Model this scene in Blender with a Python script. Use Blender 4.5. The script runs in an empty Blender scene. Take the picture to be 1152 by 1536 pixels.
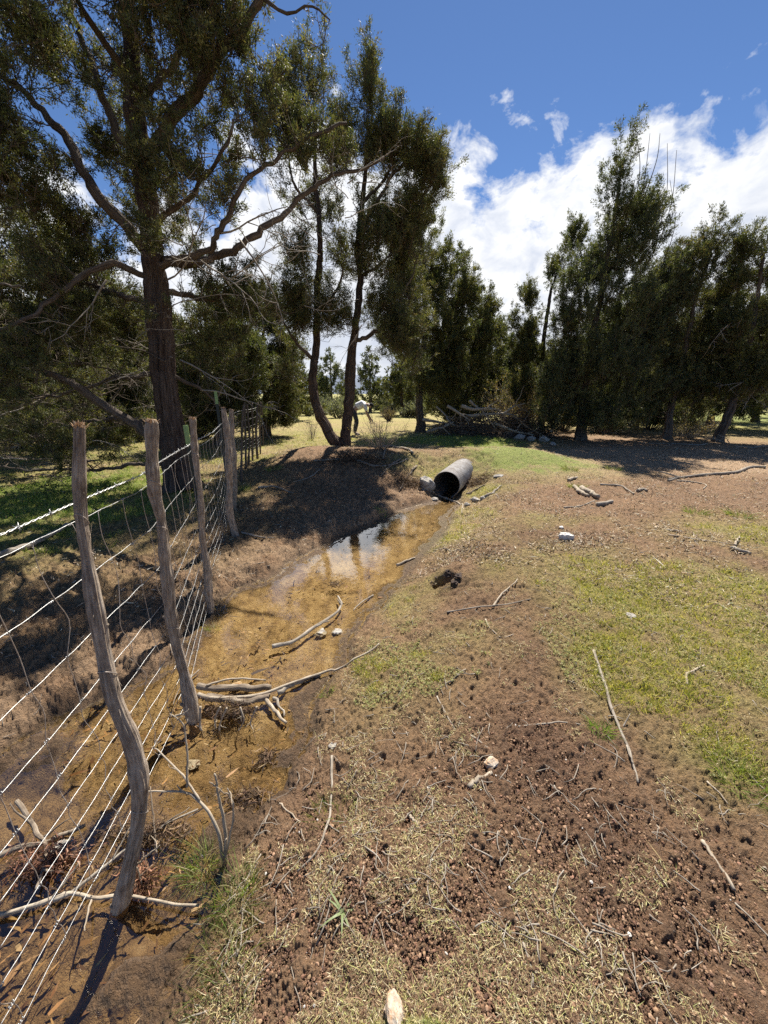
import bpy, math, random
import numpy as np
random.seed(7)
RNG = np.random.default_rng(11)
R_ = math.radians
COL = bpy.context.scene.collection

# ------------------------------------------------------------------ camera model (used only to read positions off the photograph)
W, H, F = 1152.0, 1536.0, 555.0
CZ = 1.5
PITCH = math.atan(178.0 / F)
CP, SP = math.cos(PITCH), math.sin(PITCH)

def ray(px, py):
    xc, yc = (px - 576) / F, (768 - py) / F
    return np.array([xc, CP + yc * SP, -SP + yc * CP])

def at(px, py, Y):
    d = ray(px, py)
    return np.array([0, 0, CZ]) + d * (Y / d[1])

def pz(px, py, z):
    d = ray(px, py)
    return np.array([0, 0, CZ]) + d * ((z - CZ) / d[2])

# ------------------------------------------------------------------ noise
_perm = np.random.default_rng(5).permutation(256)
_perm = np.concatenate([_perm, _perm])
def noise(x, y, z=None, seed=0):
    """value noise 0..1"""
    x = np.asarray(x, float) + seed * 17.31; y = np.asarray(y, float) + seed * 7.77
    if z is None:
        xi, yi = np.floor(x), np.floor(y)
        fx, fy = x - xi, y - yi
        xi = xi.astype(np.int64) & 255; yi = yi.astype(np.int64) & 255
        u, v = fx * fx * (3 - 2 * fx), fy * fy * (3 - 2 * fy)
        g = lambda a, b: _perm[_perm[a & 255] + (b & 255)] / 255.0
        return (g(xi, yi) * (1 - u) + g(xi + 1, yi) * u) * (1 - v) + (g(xi, yi + 1) * (1 - u) + g(xi + 1, yi + 1) * u) * v
    z = np.asarray(z, float)
    xi, yi, zi = np.floor(x), np.floor(y), np.floor(z)
    fx, fy, fz = x - xi, y - yi, z - zi
    xi = xi.astype(np.int64) & 255; yi = yi.astype(np.int64) & 255; zi = zi.astype(np.int64) & 255
    u, v, w = [f * f * (3 - 2 * f) for f in (fx, fy, fz)]
    g = lambda a, b, c: _perm[_perm[_perm[a & 255] + (b & 255)] + (c & 255)] / 255.0
    l = lambda c: (g(xi, yi, c) * (1 - u) + g(xi + 1, yi, c) * u) * (1 - v) + (g(xi, yi + 1, c) * (1 - u) + g(xi + 1, yi + 1, c) * u) * v
    return l(zi) * (1 - w) + l(zi + 1) * w

def fbm(x, y, f, o=4, seed=0, gain=.5):
    a, s, t = 1.0, 0.0, 0.0
    c, sn = math.cos(.6), math.sin(.6)
    X, Y = np.asarray(x) * f, np.asarray(y) * f
    for i in range(o):
        s = s + a * noise(X, Y, seed=seed + i * 3); t += a
        a *= gain; X, Y = (X * c - Y * sn) * 2.03, (X * sn + Y * c) * 2.03
    return s / t

def sstep(a, b, x):
    t = np.clip((np.asarray(x, float) - a) / (b - a), 0, 1)
    return t * t * (3 - 2 * t)

# ------------------------------------------------------------------ terrain
WZ = -0.30
_wp = [(655, 752), (600, 768), (560, 790), (520, 803), (455, 838), (410, 870), (360, 886), (326, 918), (292, 952), (250, 1005), (130, 1062), (60, 1108), (0, 1150)]
_wr = [(684, 752), (665, 800), (625, 842), (603, 870), (575, 900), (545, 930), (512, 965), (498, 1010), (470, 1055), (448, 1120), (425, 1185), (380, 1225), (345, 1275), (318, 1340), (290, 1410), (262, 1470), (235, 1536)]
WPOLY = [tuple(pz(a, b, WZ)[:2]) for a, b in _wp] + [(-3.0, 1.0), (-4.2, 0), (-4.4, -3.0), (-.95, -3.0), (-.8, 0.0)] + [tuple(pz(a, b, WZ)[:2]) for a, b in _wr[::-1]] + [(1.6, 7.5), (1.32, 7.6)]
WP = np.array(WPOLY)
_cy = np.array([-3, 0, 1.3, 2.2, 3.3, 4.3, 5.4, 6.6, 9]); _cx = np.array([-2.2, -1.9, -1.15, -.75, -.55, -.3, .35, 1.1, 1.9])

def water_sd(x, y):
    x = np.asarray(x, float); y = np.asarray(y, float)
    sh = x.shape; x = x.ravel(); y = y.ravel()
    d = np.full(x.shape, 1e9); ins = np.zeros(x.shape, bool)
    near = (np.abs(x) < 9) & (y < 14) & (y > -9)
    xn, yn = x[near], y[near]
    dn = np.full(xn.shape, 1e9); inn = np.zeros(xn.shape, bool)
    n = len(WP)
    for i in range(n):
        ax, ay = WP[i]; bx, by = WP[(i + 1) % n]
        ex, ey = bx - ax, by - ay
        t = np.clip(((xn - ax) * ex + (yn - ay) * ey) / (ex * ex + ey * ey + 1e-12), 0, 1)
        dn = np.minimum(dn, np.hypot(xn - ax - t * ex, yn - ay - t * ey))
        c = ((ay > yn) != (by > yn)) & (xn < ex * (yn - ay) / (ey + 1e-12) + ax)
        inn ^= c
    d[near] = np.where(inn, -dn, dn)
    d[~near] = np.maximum(np.hypot(x[~near], y[~near] - 2) - 4, 4)
    return d.reshape(sh)

def height(x, y, sd=None):
    """large shape of the ground"""
    x = np.asarray(x, float); y = np.asarray(y, float)
    d = water_sd(x, y) if sd is None else sd
    d = d + .19 * (fbm(x, y, 3.2, 3, seed=4) - .5) + .08 * (noise(x * 9, y * 9, seed=9) - .5)
    side = sstep(-.25, .25, x - np.interp(y, _cy, _cx))
    left = .13 * sstep(0, .22, d) + .10 * sstep(.15, 1.2, d) + .10 * sstep(1, 3, d)
    right = .06 * sstep(0, .12, d) + .24 * sstep(.02, .95, d)
    z = WZ + left * (1 - side) + right * side
    z = np.where(d < 0, WZ - .055 * sstep(0, .3, -d) + .012, z)
    win = sstep(-3.2, -1.6, x) * (1 - sstep(3.0, 5.0, x))
    z = z + .30 * np.exp(-((y - 8.5) / 1.15) ** 2) * win * sstep(0.15, .9, d)
    z = z + .16 * np.exp(-(((y - 7.3) / .7) ** 2 + ((x + .6) / .9) ** 2)) * sstep(.1, .8, d)
    z = z + .10 * np.exp(-(((y - 13.0) / 1.3) ** 2 + ((x - 2.6) / 1.7) ** 2))          # grassy hump by the brush pile
    z = z + .30 * np.exp(-(((x - 1.62) / .42) ** 2 + ((y - 7.75) / .42) ** 2))           # soil heaped over the pipe
    z = z + .07 * np.exp(-(((y - 3.6) / .7) ** 2 + ((x - .95) / .45) ** 2))
    z = z + .05 * (fbm(x, y, .8, 3, seed=2) - .5) * sstep(0, 1, d)
    r = np.hypot(x, y)
    z = z + (fbm(x, y, .05, 3, seed=6) - .5) * 1.2 * sstep(25, 120, r)
    z = z - .10 * sstep(-2, -4.5, x) * sstep(3, 0, y - 3) * 0
    return z

def ground_pt(px, py, up=0.0):
    d = ray(px, py)
    t = np.linspace(.4, 90, 9000)
    X, Y, Z = d[0] * t, d[1] * t, CZ + d[2] * t
    h = height(X, Y)
    h = np.maximum(h, WZ - .02)
    k = np.argmax(Z < h)
    if Z[-1] > h[-1]: k = -1
    return np.array([X[k], Y[k], h[k] + up])

def hz(x, y):
    return float(height(np.array([x]), np.array([y]))[0])

# ------------------------------------------------------------------ mesh helpers
def mesh_np(name, V, Fc, mats, parent=None, col=None, bk=None, smooth=False, extra=None, matidx=None):
    V = np.asarray(V, np.float32); 
    if isinstance(Fc, np.ndarray): Fc = [Fc]
    Fc = [f for f in Fc if len(f)]
    me = bpy.data.meshes.new(name)
    me.vertices.add(len(V)); me.vertices.foreach_set('co', V.ravel())
    nl = sum(f.size for f in Fc); nf = sum(len(f) for f in Fc)
    me.loops.add(nl); me.polygons.add(nf)
    me.loops.foreach_set('vertex_index', np.concatenate([f.ravel() for f in Fc]).astype(np.int32))
    tot = np.concatenate([np.full(len(f), f.shape[1]) for f in Fc]).astype(np.int32)
    st = np.concatenate([[0], np.cumsum(tot)[:-1]]).astype(np.int32)
    me.polygons.foreach_set('loop_start', st)
    me.polygons.foreach_set('loop_total', tot)
    if matidx is not None: me.polygons.foreach_set('material_index', np.asarray(matidx, np.int32))
    me.polygons.foreach_set('use_smooth', np.full(nf, smooth))
    if col is not None:
        c = np.ones((len(V), 4), np.float32); c[:, :col.shape[1]] = col
        a = me.attributes.new('col', 'FLOAT_COLOR', 'POINT'); a.data.foreach_set('color', c.ravel())
    if bk is not None:
        a = me.attributes.new('bk', 'FLOAT_VECTOR', 'POINT'); a.data.foreach_set('vector', np.asarray(bk, np.float32).ravel())
    if extra:
        for k, v in extra.items():
            a = me.attributes.new(k, 'FLOAT', 'POINT'); a.data.foreach_set('value', np.asarray(v, np.float32))
    me.update(calc_edges=True); me.validate()
    for m in (mats if isinstance(mats, (list, tuple)) else [mats]): me.materials.append(m)
    o = bpy.data.objects.new(name, me); COL.objects.link(o)
    if parent is not None:
        o.parent = parent
        o.location = -np.array(parent.location)
    return o

def tag(o, label=None, cat=None, group=None, kind=None):
    if label: o['label'] = label
    if cat: o['category'] = cat
    if group: o['group'] = group
    if kind: o['kind'] = kind
    return o

def empty(name, loc, label, cat, group=None):
    o = bpy.data.objects.new(name, None); COL.objects.link(o)
    o.location = [float(v) for v in loc]; o.empty_display_size = .2
    return tag(o, label, cat, group)

def tubes(P, R, S=6, cap=True, off=0.0):
    """P (N,K,3) polylines, R (N,K) radii -> verts, quads, bark coordinates"""
    P = np.asarray(P, float); R = np.asarray(R, float)
    N, K, _ = P.shape
    T = np.empty_like(P)
    T[:, 1:-1] = P[:, 2:] - P[:, :-2]; T[:, 0] = P[:, 1] - P[:, 0]; T[:, -1] = P[:, -1] - P[:, -2]
    T /= np.linalg.norm(T, axis=2, keepdims=True) + 1e-9
    m = P[:, -1] - P[:, 0]; m /= np.linalg.norm(m, axis=1, keepdims=True) + 1e-9
    ref = np.where(np.abs(m[:, 2:3]) > .8, np.array([[1., 0, 0]]), np.array([[0, 0, 1.]]))
    A = np.cross(T, ref[:, None, :]); A /= np.linalg.norm(A, axis=2, keepdims=True) + 1e-9
    B = np.cross(T, A)
    an = np.arange(S) * 2 * math.pi / S
    ca, sa = np.cos(an), np.sin(an)
    V = P[:, :, None, :] + R[:, :, None, None] * (A[:, :, None, :] * ca[None, None, :, None] + B[:, :, None, :] * sa[None, None, :, None])
    L = np.concatenate([np.zeros((N, 1)), np.cumsum(np.linalg.norm(P[:, 1:] - P[:, :-1], axis=2), axis=1)], axis=1)
    L = L + (np.arange(N) * 3.7 % 50)[:, None]
    bk = np.empty((N, K, S, 3))
    bk[..., 0] = ca * R[:, :1, None]; bk[..., 1] = sa * R[:, :1, None]; bk[..., 2] = L[:, :, None]
    base = (np.arange(N) * K * S)[:, None, None] + (np.arange(K - 1) * S)[None, :, None]
    j = np.arange(S)[None, None, :]; j2 = (j + 1) % S
    Q = np.stack([base + j, base + j2, base + S + j2, base + S + j], axis=-1).reshape(-1, 4)
    V = V.reshape(-1, 3); bk = bk.reshape(-1, 3)
    faces = [Q]
    if cap:
        V2 = np.concatenate([P[:, -1], P[:, 0]]); n0 = len(V)
        bk = np.concatenate([bk, np.zeros((2 * N, 3))])
        V = np.concatenate([V, V2])
        b = (np.arange(N) * K * S)[:, None]; jj = np.arange(S)[None, :]; jn = (jj + 1) % S
        e = b + (K - 1) * S
        t1 = np.stack([e + jj, e + jn, np.broadcast_to(n0 + np.arange(N)[:, None], (N, S))], -1).reshape(-1, 3)
        t0 = np.stack([b + jn, b + jj, np.broadcast_to(n0 + N + np.arange(N)[:, None], (N, S))], -1).reshape(-1, 3)
        faces += [t1, t0]
    return V, faces, bk

class Acc:
    def __init__(s): s.V = []; s.Q = []; s.T = []; s.B = []; s.C = []; s.n = 0; s.mq = []; s.mt = []
    def add(s, V, faces, bk=None, col=None, mi=0):
        V = np.asarray(V, float)
        for f in (faces if isinstance(faces, list) else [faces]):
            if f.shape[1] == 4: s.Q.append(f + s.n); s.mq.append(np.full(len(f), mi))
            else: s.T.append(f + s.n); s.mt.append(np.full(len(f), mi))
        s.V.append(V); s.n += len(V)
        s.B.append(bk if bk is not None else V)
        s.C.append(np.broadcast_to(np.asarray(col if col is not None else (1, 1, 1), float), (len(V), 3)))
    def tube(s, P, R, S=6, col=None, mi=0):
        P = np.asarray(P, float); R = np.asarray(R, float)
        if P.ndim == 2: P = P[None]; R = R[None]
        v, f, b = tubes(P, R, S); s.add(v, f, b, col, mi)
    def build(s, name, mats, parent=None, smooth=True):
        fs = []; mi = []
        if s.Q: fs.append(np.concatenate(s.Q)); mi.append(np.concatenate(s.mq))
        if s.T: fs.append(np.concatenate(s.T)); mi.append(np.concatenate(s.mt))
        return mesh_np(name, np.concatenate(s.V), fs, mats, parent, col=np.concatenate(s.C), bk=np.concatenate(s.B), smooth=smooth, matidx=np.concatenate(mi))

def resample(pts, n):
    pts = np.asarray(pts, float)
    # catmull-rom through the points
    k = len(pts)
    if k == 2: t = np.linspace(0, 1, n)[:, None]; return pts[0] * (1 - t) + pts[1] * t
    Pp = np.vstack([2 * pts[0] - pts[1], pts, 2 * pts[-1] - pts[-2]])
    out = []
    for u in np.linspace(0, k - 1 - 1e-6, n):
        i = int(u); f = u - i
        p0, p1, p2, p3 = Pp[i:i + 4]
        out.append(.5 * ((2 * p1) + (-p0 + p2) * f + (2 * p0 - 5 * p1 + 4 * p2 - p3) * f * f + (-p0 + 3 * p1 - 3 * p2 + p3) * f ** 3))
    return np.array(out)

# ------------------------------------------------------------------ materials
def nt(name):
    m = bpy.data.materials.new(name); m.use_nodes = True
    t = m.node_tree; t.nodes.clear()
    out = t.nodes.new('ShaderNodeOutputMaterial')
    return m, t, out
def N(t, typ, **kw):
    n = t.nodes.new(typ)
    for k, v in kw.items():
        if k.startswith('_'): setattr(n, k[1:], v)
        else: n.inputs[k.replace('__', ' ')].default_value = v
    return n
def ramp(t, fac, stops):
    r = t.nodes.new('ShaderNodeValToRGB'); e = r.color_ramp.elements
    while len(e) > 1: e.remove(e[-1])
    e[0].position, e[0].color = stops[0][0], (*stops[0][1], 1)
    for p, c in stops[1:]:
        x = e.new(p); x.color = (*c, 1)
    t.links.new(fac, r.inputs[0]); return r.outputs[0]
def attr(t, name, out='Color'):
    a = t.nodes.new('ShaderNodeAttribute'); a.attribute_name = name; return a.outputs[out]
def mix(t, fac, a, b, mode='MIX'):
    m = t.nodes.new('ShaderNodeMix'); m.data_type = 'RGBA'; m.blend_type = mode
    for s, v in ((0, fac), (6, a), (7, b)):
        if isinstance(v, (int, float)): m.inputs[s].default_value = v
        elif isinstance(v, tuple): m.inputs[s].default_value = (*v, 1)
        else: t.links.new(v, m.inputs[s])
    return m.outputs[2]
def math_(t, op, a, b=None, c=None, clamp=False):
    m = t.nodes.new('ShaderNodeMath'); m.operation = op; m.use_clamp = clamp
    for i, v in enumerate((a, b, c)):
        if v is None: continue
        if isinstance(v, (int, float)): m.inputs[i].default_value = v
        else: t.links.new(v, m.inputs[i])
    return m.outputs[0]
def mapping(t, vec, scale):
    m = t.nodes.new('ShaderNodeMapping'); m.inputs['Scale'].default_value = scale
    t.links.new(vec, m.inputs['Vector']); return m.outputs[0]
def tnoise(t, vec, scale, detail=4, rough=.6, out='Fac'):
    n = N(t, 'ShaderNodeTexNoise', Scale=scale, Detail=detail, Roughness=rough); t.links.new(vec, n.inputs['Vector']); return n.outputs[out]
def bump(t, h, strength, dist, nrm=None):
    b = N(t, 'ShaderNodeBump', Strength=strength, Distance=dist); t.links.new(h, b.inputs['Height'])
    if nrm is not None: t.links.new(nrm, b.inputs['Normal'])
    return b.outputs[0]

def bark_mat(name, dark, mid, light, zs=.12, sc=60, bs=.8, bd=.012):
    m, t, out = nt(name)
    v = attr(t, 'bk', 'Vector')
    n1 = tnoise(t, mapping(t, v, (1, 1, zs)), sc, 5, .65)
    n2 = tnoise(t, mapping(t, v, (1, 1, .5)), sc * .22, 3, .6)
    c = ramp(t, n1, [(.30, dark), (.48, mid), (.68, light)])
    c = mix(t, .45, c, ramp(t, n2, [(.3, dark), (.7, light)]), 'MIX')
    b = N(t, 'ShaderNodeBsdfPrincipled', Roughness=.9); b.inputs['Specular IOR Level'].default_value = .2
    t.links.new(c, b.inputs['Base Color'])
    t.links.new(bump(t, n1, bs, bd), b.inputs['Normal'])
    t.links.new(b.outputs[0], out.inputs[0]); return m
M = {}
M['bark'] = bark_mat('juniper_bark', (.025, .018, .014), (.095, .070, .053), (.23, .19, .155), .10, 42, 1, .03)
M['bark_red'] = bark_mat('red_juniper_bark', (.018, .012, .009), (.085, .052, .038), (.21, .165, .135), .07, 46, 1, .05)
M['stave'] = bark_mat('stave_bark', (.050, .034, .024), (.28, .205, .15), (.56, .48, .39), .06, 150, 1, .010)
M['stave_far'] = bark_mat('old_backlit_stave_bark', (.02, .015, .011), (.09, .068, .052), (.22, .18, .15), .06, 90, 1, .006)  # weathered bark, with the backlit shade of far staves darkened into its colour
M['dead'] = bark_mat('weathered_wood', (.07, .055, .042), (.25, .21, .165), (.48, .43, .36), .08, 160, .9, .004)
M['dead_pale'] = bark_mat('bleached_wood', (.10, .07, .045), (.33, .27, .20), (.55, .48, .38), .08, 160, .9, .003)
M['log'] = bark_mat('wet_log', (.05, .035, .025), (.16, .12, .085), (.38, .32, .25), .08, 90, .9, .006)
M['twig'] = bark_mat('twig_bark', (.04, .03, .024), (.10, .075, .055), (.19, .15, .12), .2, 120, .4, .003)
M['cutwood'] = bark_mat('torn_fibre', (.18, .09, .045), (.42, .26, .14), (.62, .47, .30), .05, 150, .8, .004)

def leaf_mat(name, trans=.3, rough=.6):
    m, t, out = nt(name)
    c = attr(t, 'col')
    d = N(t, 'ShaderNodeBsdfPrincipled', Roughness=rough); d.inputs['Specular IOR Level'].default_value = .35
    tr = N(t, 'ShaderNodeBsdfTranslucent')
    t.links.new(c, d.inputs['Base Color'])
    t.links.new(mix(t, 1.0, c, (1.25, 1.25, .6), 'MULTIPLY'), tr.inputs['Color'])
    s = N(t, 'ShaderNodeMixShader', Fac=trans); t.links.new(d.outputs[0], s.inputs[1]); t.links.new(tr.outputs[0], s.inputs[2])
    t.links.new(s.outputs[0], out.inputs[0]); return m
M['leaf'] = leaf_mat('juniper_foliage', .36)
M['grass'] = leaf_mat('grass_blade', .4, .5)
M['litter'] = leaf_mat('dry_litter', .12, .8)

def plain(name, c, rough=.6, metal=0, nscale=20, namt=.3, bs=.2, bd=.004):
    m, t, out = nt(name)
    tc = t.nodes.new('ShaderNodeTexCoord').outputs['Object']
    n = tnoise(t, tc, nscale, 5, .6)
    cc = ramp(t, n, [(.3, tuple(x * (1 - namt) for x in c)), (.7, tuple(min(1, x * (1 + namt)) for x in c))])
    b = N(t, 'ShaderNodeBsdfPrincipled', Roughness=rough, Metallic=metal)
    t.links.new(cc, b.inputs['Base Color']); t.links.new(bump(t, n, bs, bd), b.inputs['Normal'])
    t.links.new(b.outputs[0], out.inputs[0]); return m
M['wire'] = plain('galvanised_wire', (.42, .42, .41), .45, .7, 90, .35)
M['wire_dull'] = plain('dull_wire', (.36, .31, .27), .55, .5, 90, .3)
M['steel_post'] = plain('dark_green_steel', (.012, .02, .018), .45, .2, 60, .4)
M['paint_green'] = plain('pale_green_paint', (.20, .31, .11), .6, 0, 60, .25)
M['pipe_in'] = plain('dark_pipe_inside', (.10, .085, .07), .85, .1, 9, .4)  # inner wall, darker than the outside
def rock_mat(name, a, b_, c, sc=14):
    m, t, out = nt(name)
    tc = t.nodes.new('ShaderNodeTexCoord').outputs['Object']
    n = tnoise(t, tc, sc, 8, .7); n2 = tnoise(t, tc, sc * 6, 4, .6)
    cc = mix(t, .3, ramp(t, n, [(.35, a), (.5, b_), (.65, c)]), ramp(t, n2, [(.3, a), (.7, c)]))
    b = N(t, 'ShaderNodeBsdfPrincipled', Roughness=.85); t.links.new(cc, b.inputs['Base Color'])
    t.links.new(bump(t, n2, .5, .006), b.inputs['Normal']); t.links.new(b.outputs[0], out.inputs[0]); return m
M['pipe'] = rock_mat('rusty_galvanised_pipe', (.14, .10, .075), (.30, .28, .26), (.48, .47, .46), 7)
M['rock'] = rock_mat('grey_rock', (.16, .14, .12), (.32, .29, .25), (.5, .47, .42))
M['rock_orange'] = rock_mat('lichen_rock', (.42, .20, .06), (.40, .34, .27), (.55, .50, .42), 22)
M['rock_white'] = rock_mat('white_rock', (.40, .37, .33), (.62, .59, .54), (.78, .76, .72), 40)
M['clod'] = rock_mat('dark_clod', (.018, .010, .007), (.04, .024, .017), (.085, .052, .036), 60)
M['hill'] = rock_mat('haze_tinted_forested_hill', (.035, .06, .10), (.05, .08, .14), (.09, .12, .18), .02)  # blue of distant haze is mixed into the forest colour
M['skin'] = plain('skin', (.36, .23, .17), .5); M['shirt'] = plain('white_shirt', (.75, .75, .76), .8, nscale=9, namt=.1)
M['trousers'] = plain('dark_trousers', (.035, .035, .045), .85); M['hair'] = plain('dark_cap', (.02, .018, .016), .8)
M['denim'] = plain('grey_boots', (.12, .11, .11), .7)

# ground
def ground_mat():
    m, t, out = nt('soil_and_litter')
    geo = t.nodes.new('ShaderNodeNewGeometry').outputs['Position']
    c = attr(t, 'col'); wet = attr(t, 'wet', 'Fac'); gr = attr(t, 'gmask', 'Fac'); bed = attr(t, 'bed', 'Fac')
    n0 = tnoise(t, geo, 4, 5, .6)
    n1 = tnoise(t, geo, 38, 7, .72); n2 = tnoise(t, geo, 150, 4, .65)
    vo = N(t, 'ShaderNodeTexVoronoi', Scale=95); vo.feature = 'F1'
    t.links.new(mapping(t, geo, (1, 1, 1)), vo.inputs['Vector'])
    shade = ramp(t, n1, [(.28, (.45, .43, .42)), (.5, (1, 1, 1)), (.72, (1.55, 1.5, 1.42))])
    base = mix(t, 1.0, c, shade, 'MULTIPLY')
    # loose chips of straw and seed husks as fine speckle
    sp = math_(t, 'MULTIPLY', math_(t, 'GREATER_THAN', n2, .60), math_(t, 'SUBTRACT', 1.0, wet, clamp=True))
    chip = mix(t, gr, (.34, .25, .17), (.36, .34, .15))
    base = mix(t, math_(t, 'MULTIPLY', sp, .55), base, chip)
    bedc = ramp(t, tnoise(t, mapping(t, geo, (1.0, .55, 1)), 9, 7, .72), [(.30, (.11, .072, .036)), (.43, (.33, .225, .11)), (.57, (.50, .365, .19)), (.74, (.64, .51, .32))])
    yb = N(t, 'ShaderNodeSeparateXYZ'); t.links.new(geo, yb.inputs[0])
    lo = math_(t, 'MULTIPLY', math_(t, 'SUBTRACT', 2.1, yb.outputs[1]), .8, clamp=True)
    lowc = ramp(t, tnoise(t, geo, 7, 7, .75), [(.30, (.06, .038, .02)), (.45, (.20, .125, .06)), (.58, (.33, .215, .105)), (.75, (.46, .34, .2))])
    bedc = mix(t, lo, bedc, lowc)
    base = mix(t, bed, base, bedc)
    b = N(t, 'ShaderNodeBsdfPrincipled'); t.links.new(base, b.inputs['Base Color'])
    rg = math_(t, 'SUBTRACT', .95, math_(t, 'MULTIPLY', wet, .35)); t.links.new(rg, b.inputs['Roughness'])
    b.inputs['Specular IOR Level'].default_value = .35
    h = math_(t, 'ADD', n1, math_(t, 'MULTIPLY', n2, .6))
    nb = bump(t, h, 1.0, .034)
    t.links.new(nb, b.inputs['Normal']); t.links.new(b.outputs[0], out.inputs[0]); return m
M['ground'] = ground_mat()

def water_mat():
    m, t, out = nt('shallow_water')
    geo = t.nodes.new('ShaderNodeNewGeometry').outputs['Position']
    n = tnoise(t, geo, 16, 4, .55); n2 = tnoise(t, geo, 2.2, 3, .5)
    nb = bump(t, math_(t, 'ADD', math_(t, 'MULTIPLY', n, .35), n2),   .16, .012)
    fr = N(t, 'ShaderNodeFresnel', IOR=1.34); t.links.new(nb, fr.inputs['Normal'])
    tr = N(t, 'ShaderNodeBsdfTransparent'); tr.inputs['Color'].default_value = (.93, .88, .76, 1)
    gl = N(t, 'ShaderNodeBsdfGlossy', Roughness=.012); gl.inputs['Color'].default_value = (1, 1, 1, 1); t.links.new(nb, gl.inputs['Normal'])
    s = t.nodes.new('ShaderNodeMixShader'); t.links.new(math_(t, 'MULTIPLY', fr.outputs[0], 3.0, clamp=True), s.inputs[0])
    t.links.new(tr.outputs[0], s.inputs[1]); t.links.new(gl.outputs[0], s.inputs[2])
    t.links.new(s.outputs[0], out.inputs[0]); return m
M['water'] = water_mat()

# ------------------------------------------------------------------ ground mesh
def blob(x, y, px, py, r, ry=None):
    c = ground_pt(px, py); ry = ry or r
    return np.exp(-(((x - c[0]) / r) ** 2 + ((y - c[1]) / ry) ** 2))

def masks(x, y, sd):
    """grass cover, bright green, dark soil as functions of the place"""
    n = fbm(x, y, 1.3, 4, seed=21); n2 = fbm(x, y, 4.5, 3, seed=31)
    wa = .75 * np.clip(np.hypot(x, y) / 3.2, 0, 1) ** 1.5
    x = x + wa * (fbm(x, y, 2.3, 4, seed=101, gain=.65) - .5); y = y + wa * (fbm(x, y, 2.3, 4, seed=111, gain=.65) - .5)
    g = np.zeros_like(x)
    for (px, py, r, ry, a) in [(1000, 900, .95, .8, 1.0), (1120, 1000, .7, .6, 1), (960, 1000, .4, .4, .9), (1120, 1150, .34, .28, .6), (900, 850, .8, .5, .7), (1130, 800, 1, .6, .8), (670, 800, .55, .8, 1.3), (700, 770, .5, .6, 1.0),
                               (720, 740, .6, .6, .9), (760, 850, .5, .4, .4), (760, 690, 1.3, .8, .5), (560, 1000, .3, .3, .5), (590, 1010, .5, .5, .45), (700, 960, .45, .3, .35), (780, 660, 1.6, 1.4, .6),
                               (1090, 880, .6, .6, .9), (610, 900, .35, .4, .6), (640, 700, 1.0, .7, .8), (820, 780, .9, .3, .5)]:
        g = np.maximum(g, a * blob(x, y, px, py, r, ry))
    far = sstep(9.5, 11.5, y - .12 * x) * (1 - sstep(2.5, 4.5, x) * (1 - sstep(14.5, 18, y)))
    left = sstep(-3.2, -4.2, x + .1 * y) * sstep(3.0, 4.5, y)
    fence_side = sstep(-1.2, -2.2, x + .25 * (y - 6)) * sstep(7.2, 8.6, y)
    g = np.maximum(g, np.maximum(np.maximum(.8 * far, .6 * left), .8 * fence_side))
    g = np.clip(g * (.45 + 1.1 * n2) + .12 * (n - .6), 0, 1)
    vivid = np.zeros_like(x)
    for (px, py, r, ry, a) in [(690, 660, 2.3, 1.6, 1.5), (790, 680, 1.5, 1.2, 1.3), (600, 655, 1.5, 1.5, .8), (300, 1290, .06, .06, .6), (350, 1340, .06, .06, .6), (1080, 626, 9, 5, 1.8), (940, 628, 4, 4, 1.2), (70, 745, 2.4, 2.6, 1.3), (60, 690, 4, 3, .6), (480, 650, 2.0, 3, .25), (1110, 1175, .12, .1, .35), (680, 665, 1, 1.2, .7), (420, 665, 1.5, 1.8, .3)]:
        vivid = np.maximum(vivid, a * blob(x, y, px, py, r, ry))
    vivid = np.clip(vivid * (.4 + 1.1 * n2), 0, 1)
    soil = np.zeros_like(x)
    for (px, py, r, ry, a) in [(800, 1130, .33, .3, 1.0), (900, 1250, .30, .2, .8), (770, 800, .45, .35, .8), (740, 900, .3, .2, .8), (1000, 1400, .3, .25, .55), (700, 1500, .2, .2, .4), (760, 1320, .2, .15, .5), (870, 740, .7, .5, .5), (680, 870, .2, .15, 1)]:
        soil = np.maximum(soil, a * blob(x, y, px, py, r, ry))
    soil = np.clip(soil * (.5 + n2), 0, 1)
    bare = np.zeros_like(x)
    for (px, py, r, ry, a) in [(1010, 1420, .34, .25, 1), (1100, 1310, .3, .2, .9), (900, 1330, .25, .2, .9), (760, 1330, .14, .12, .8), (860, 1480, .2, .12, .9), (770, 1420, .1, .1, .7), (1130, 1450, .3, .2, .9), (800, 1000, .25, .3, .7), (690, 940, .2, .2, .6), (560, 1290, .12, .1, .6), (620, 1430, .16, .12, .85), (500, 1480, .10, .08, .6), (700, 1480, .12, .1, .8), (400, 1440, .12, .1, .8), (600, 1500, .3, .12, .8), (420, 1290, .09, .1, .6), (660, 1180, .14, .12, .55), (600, 1060, .2, .2, .4), (450, 1180, .1, .1, .5)]:
        bare = np.maximum(bare, a * blob(x, y, px, py, r, ry))
    soil = np.maximum(soil, .75 * np.clip(bare * (.3 + 1.2 * n2), 0, 1))
    track = sstep(6.2, 7.4, y - .05 * x) * (1 - sstep(9.6, 10.8, y - .1 * x)) * sstep(1.6, 3.0, x)
    return g, vivid, soil, track, n, n2

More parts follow.
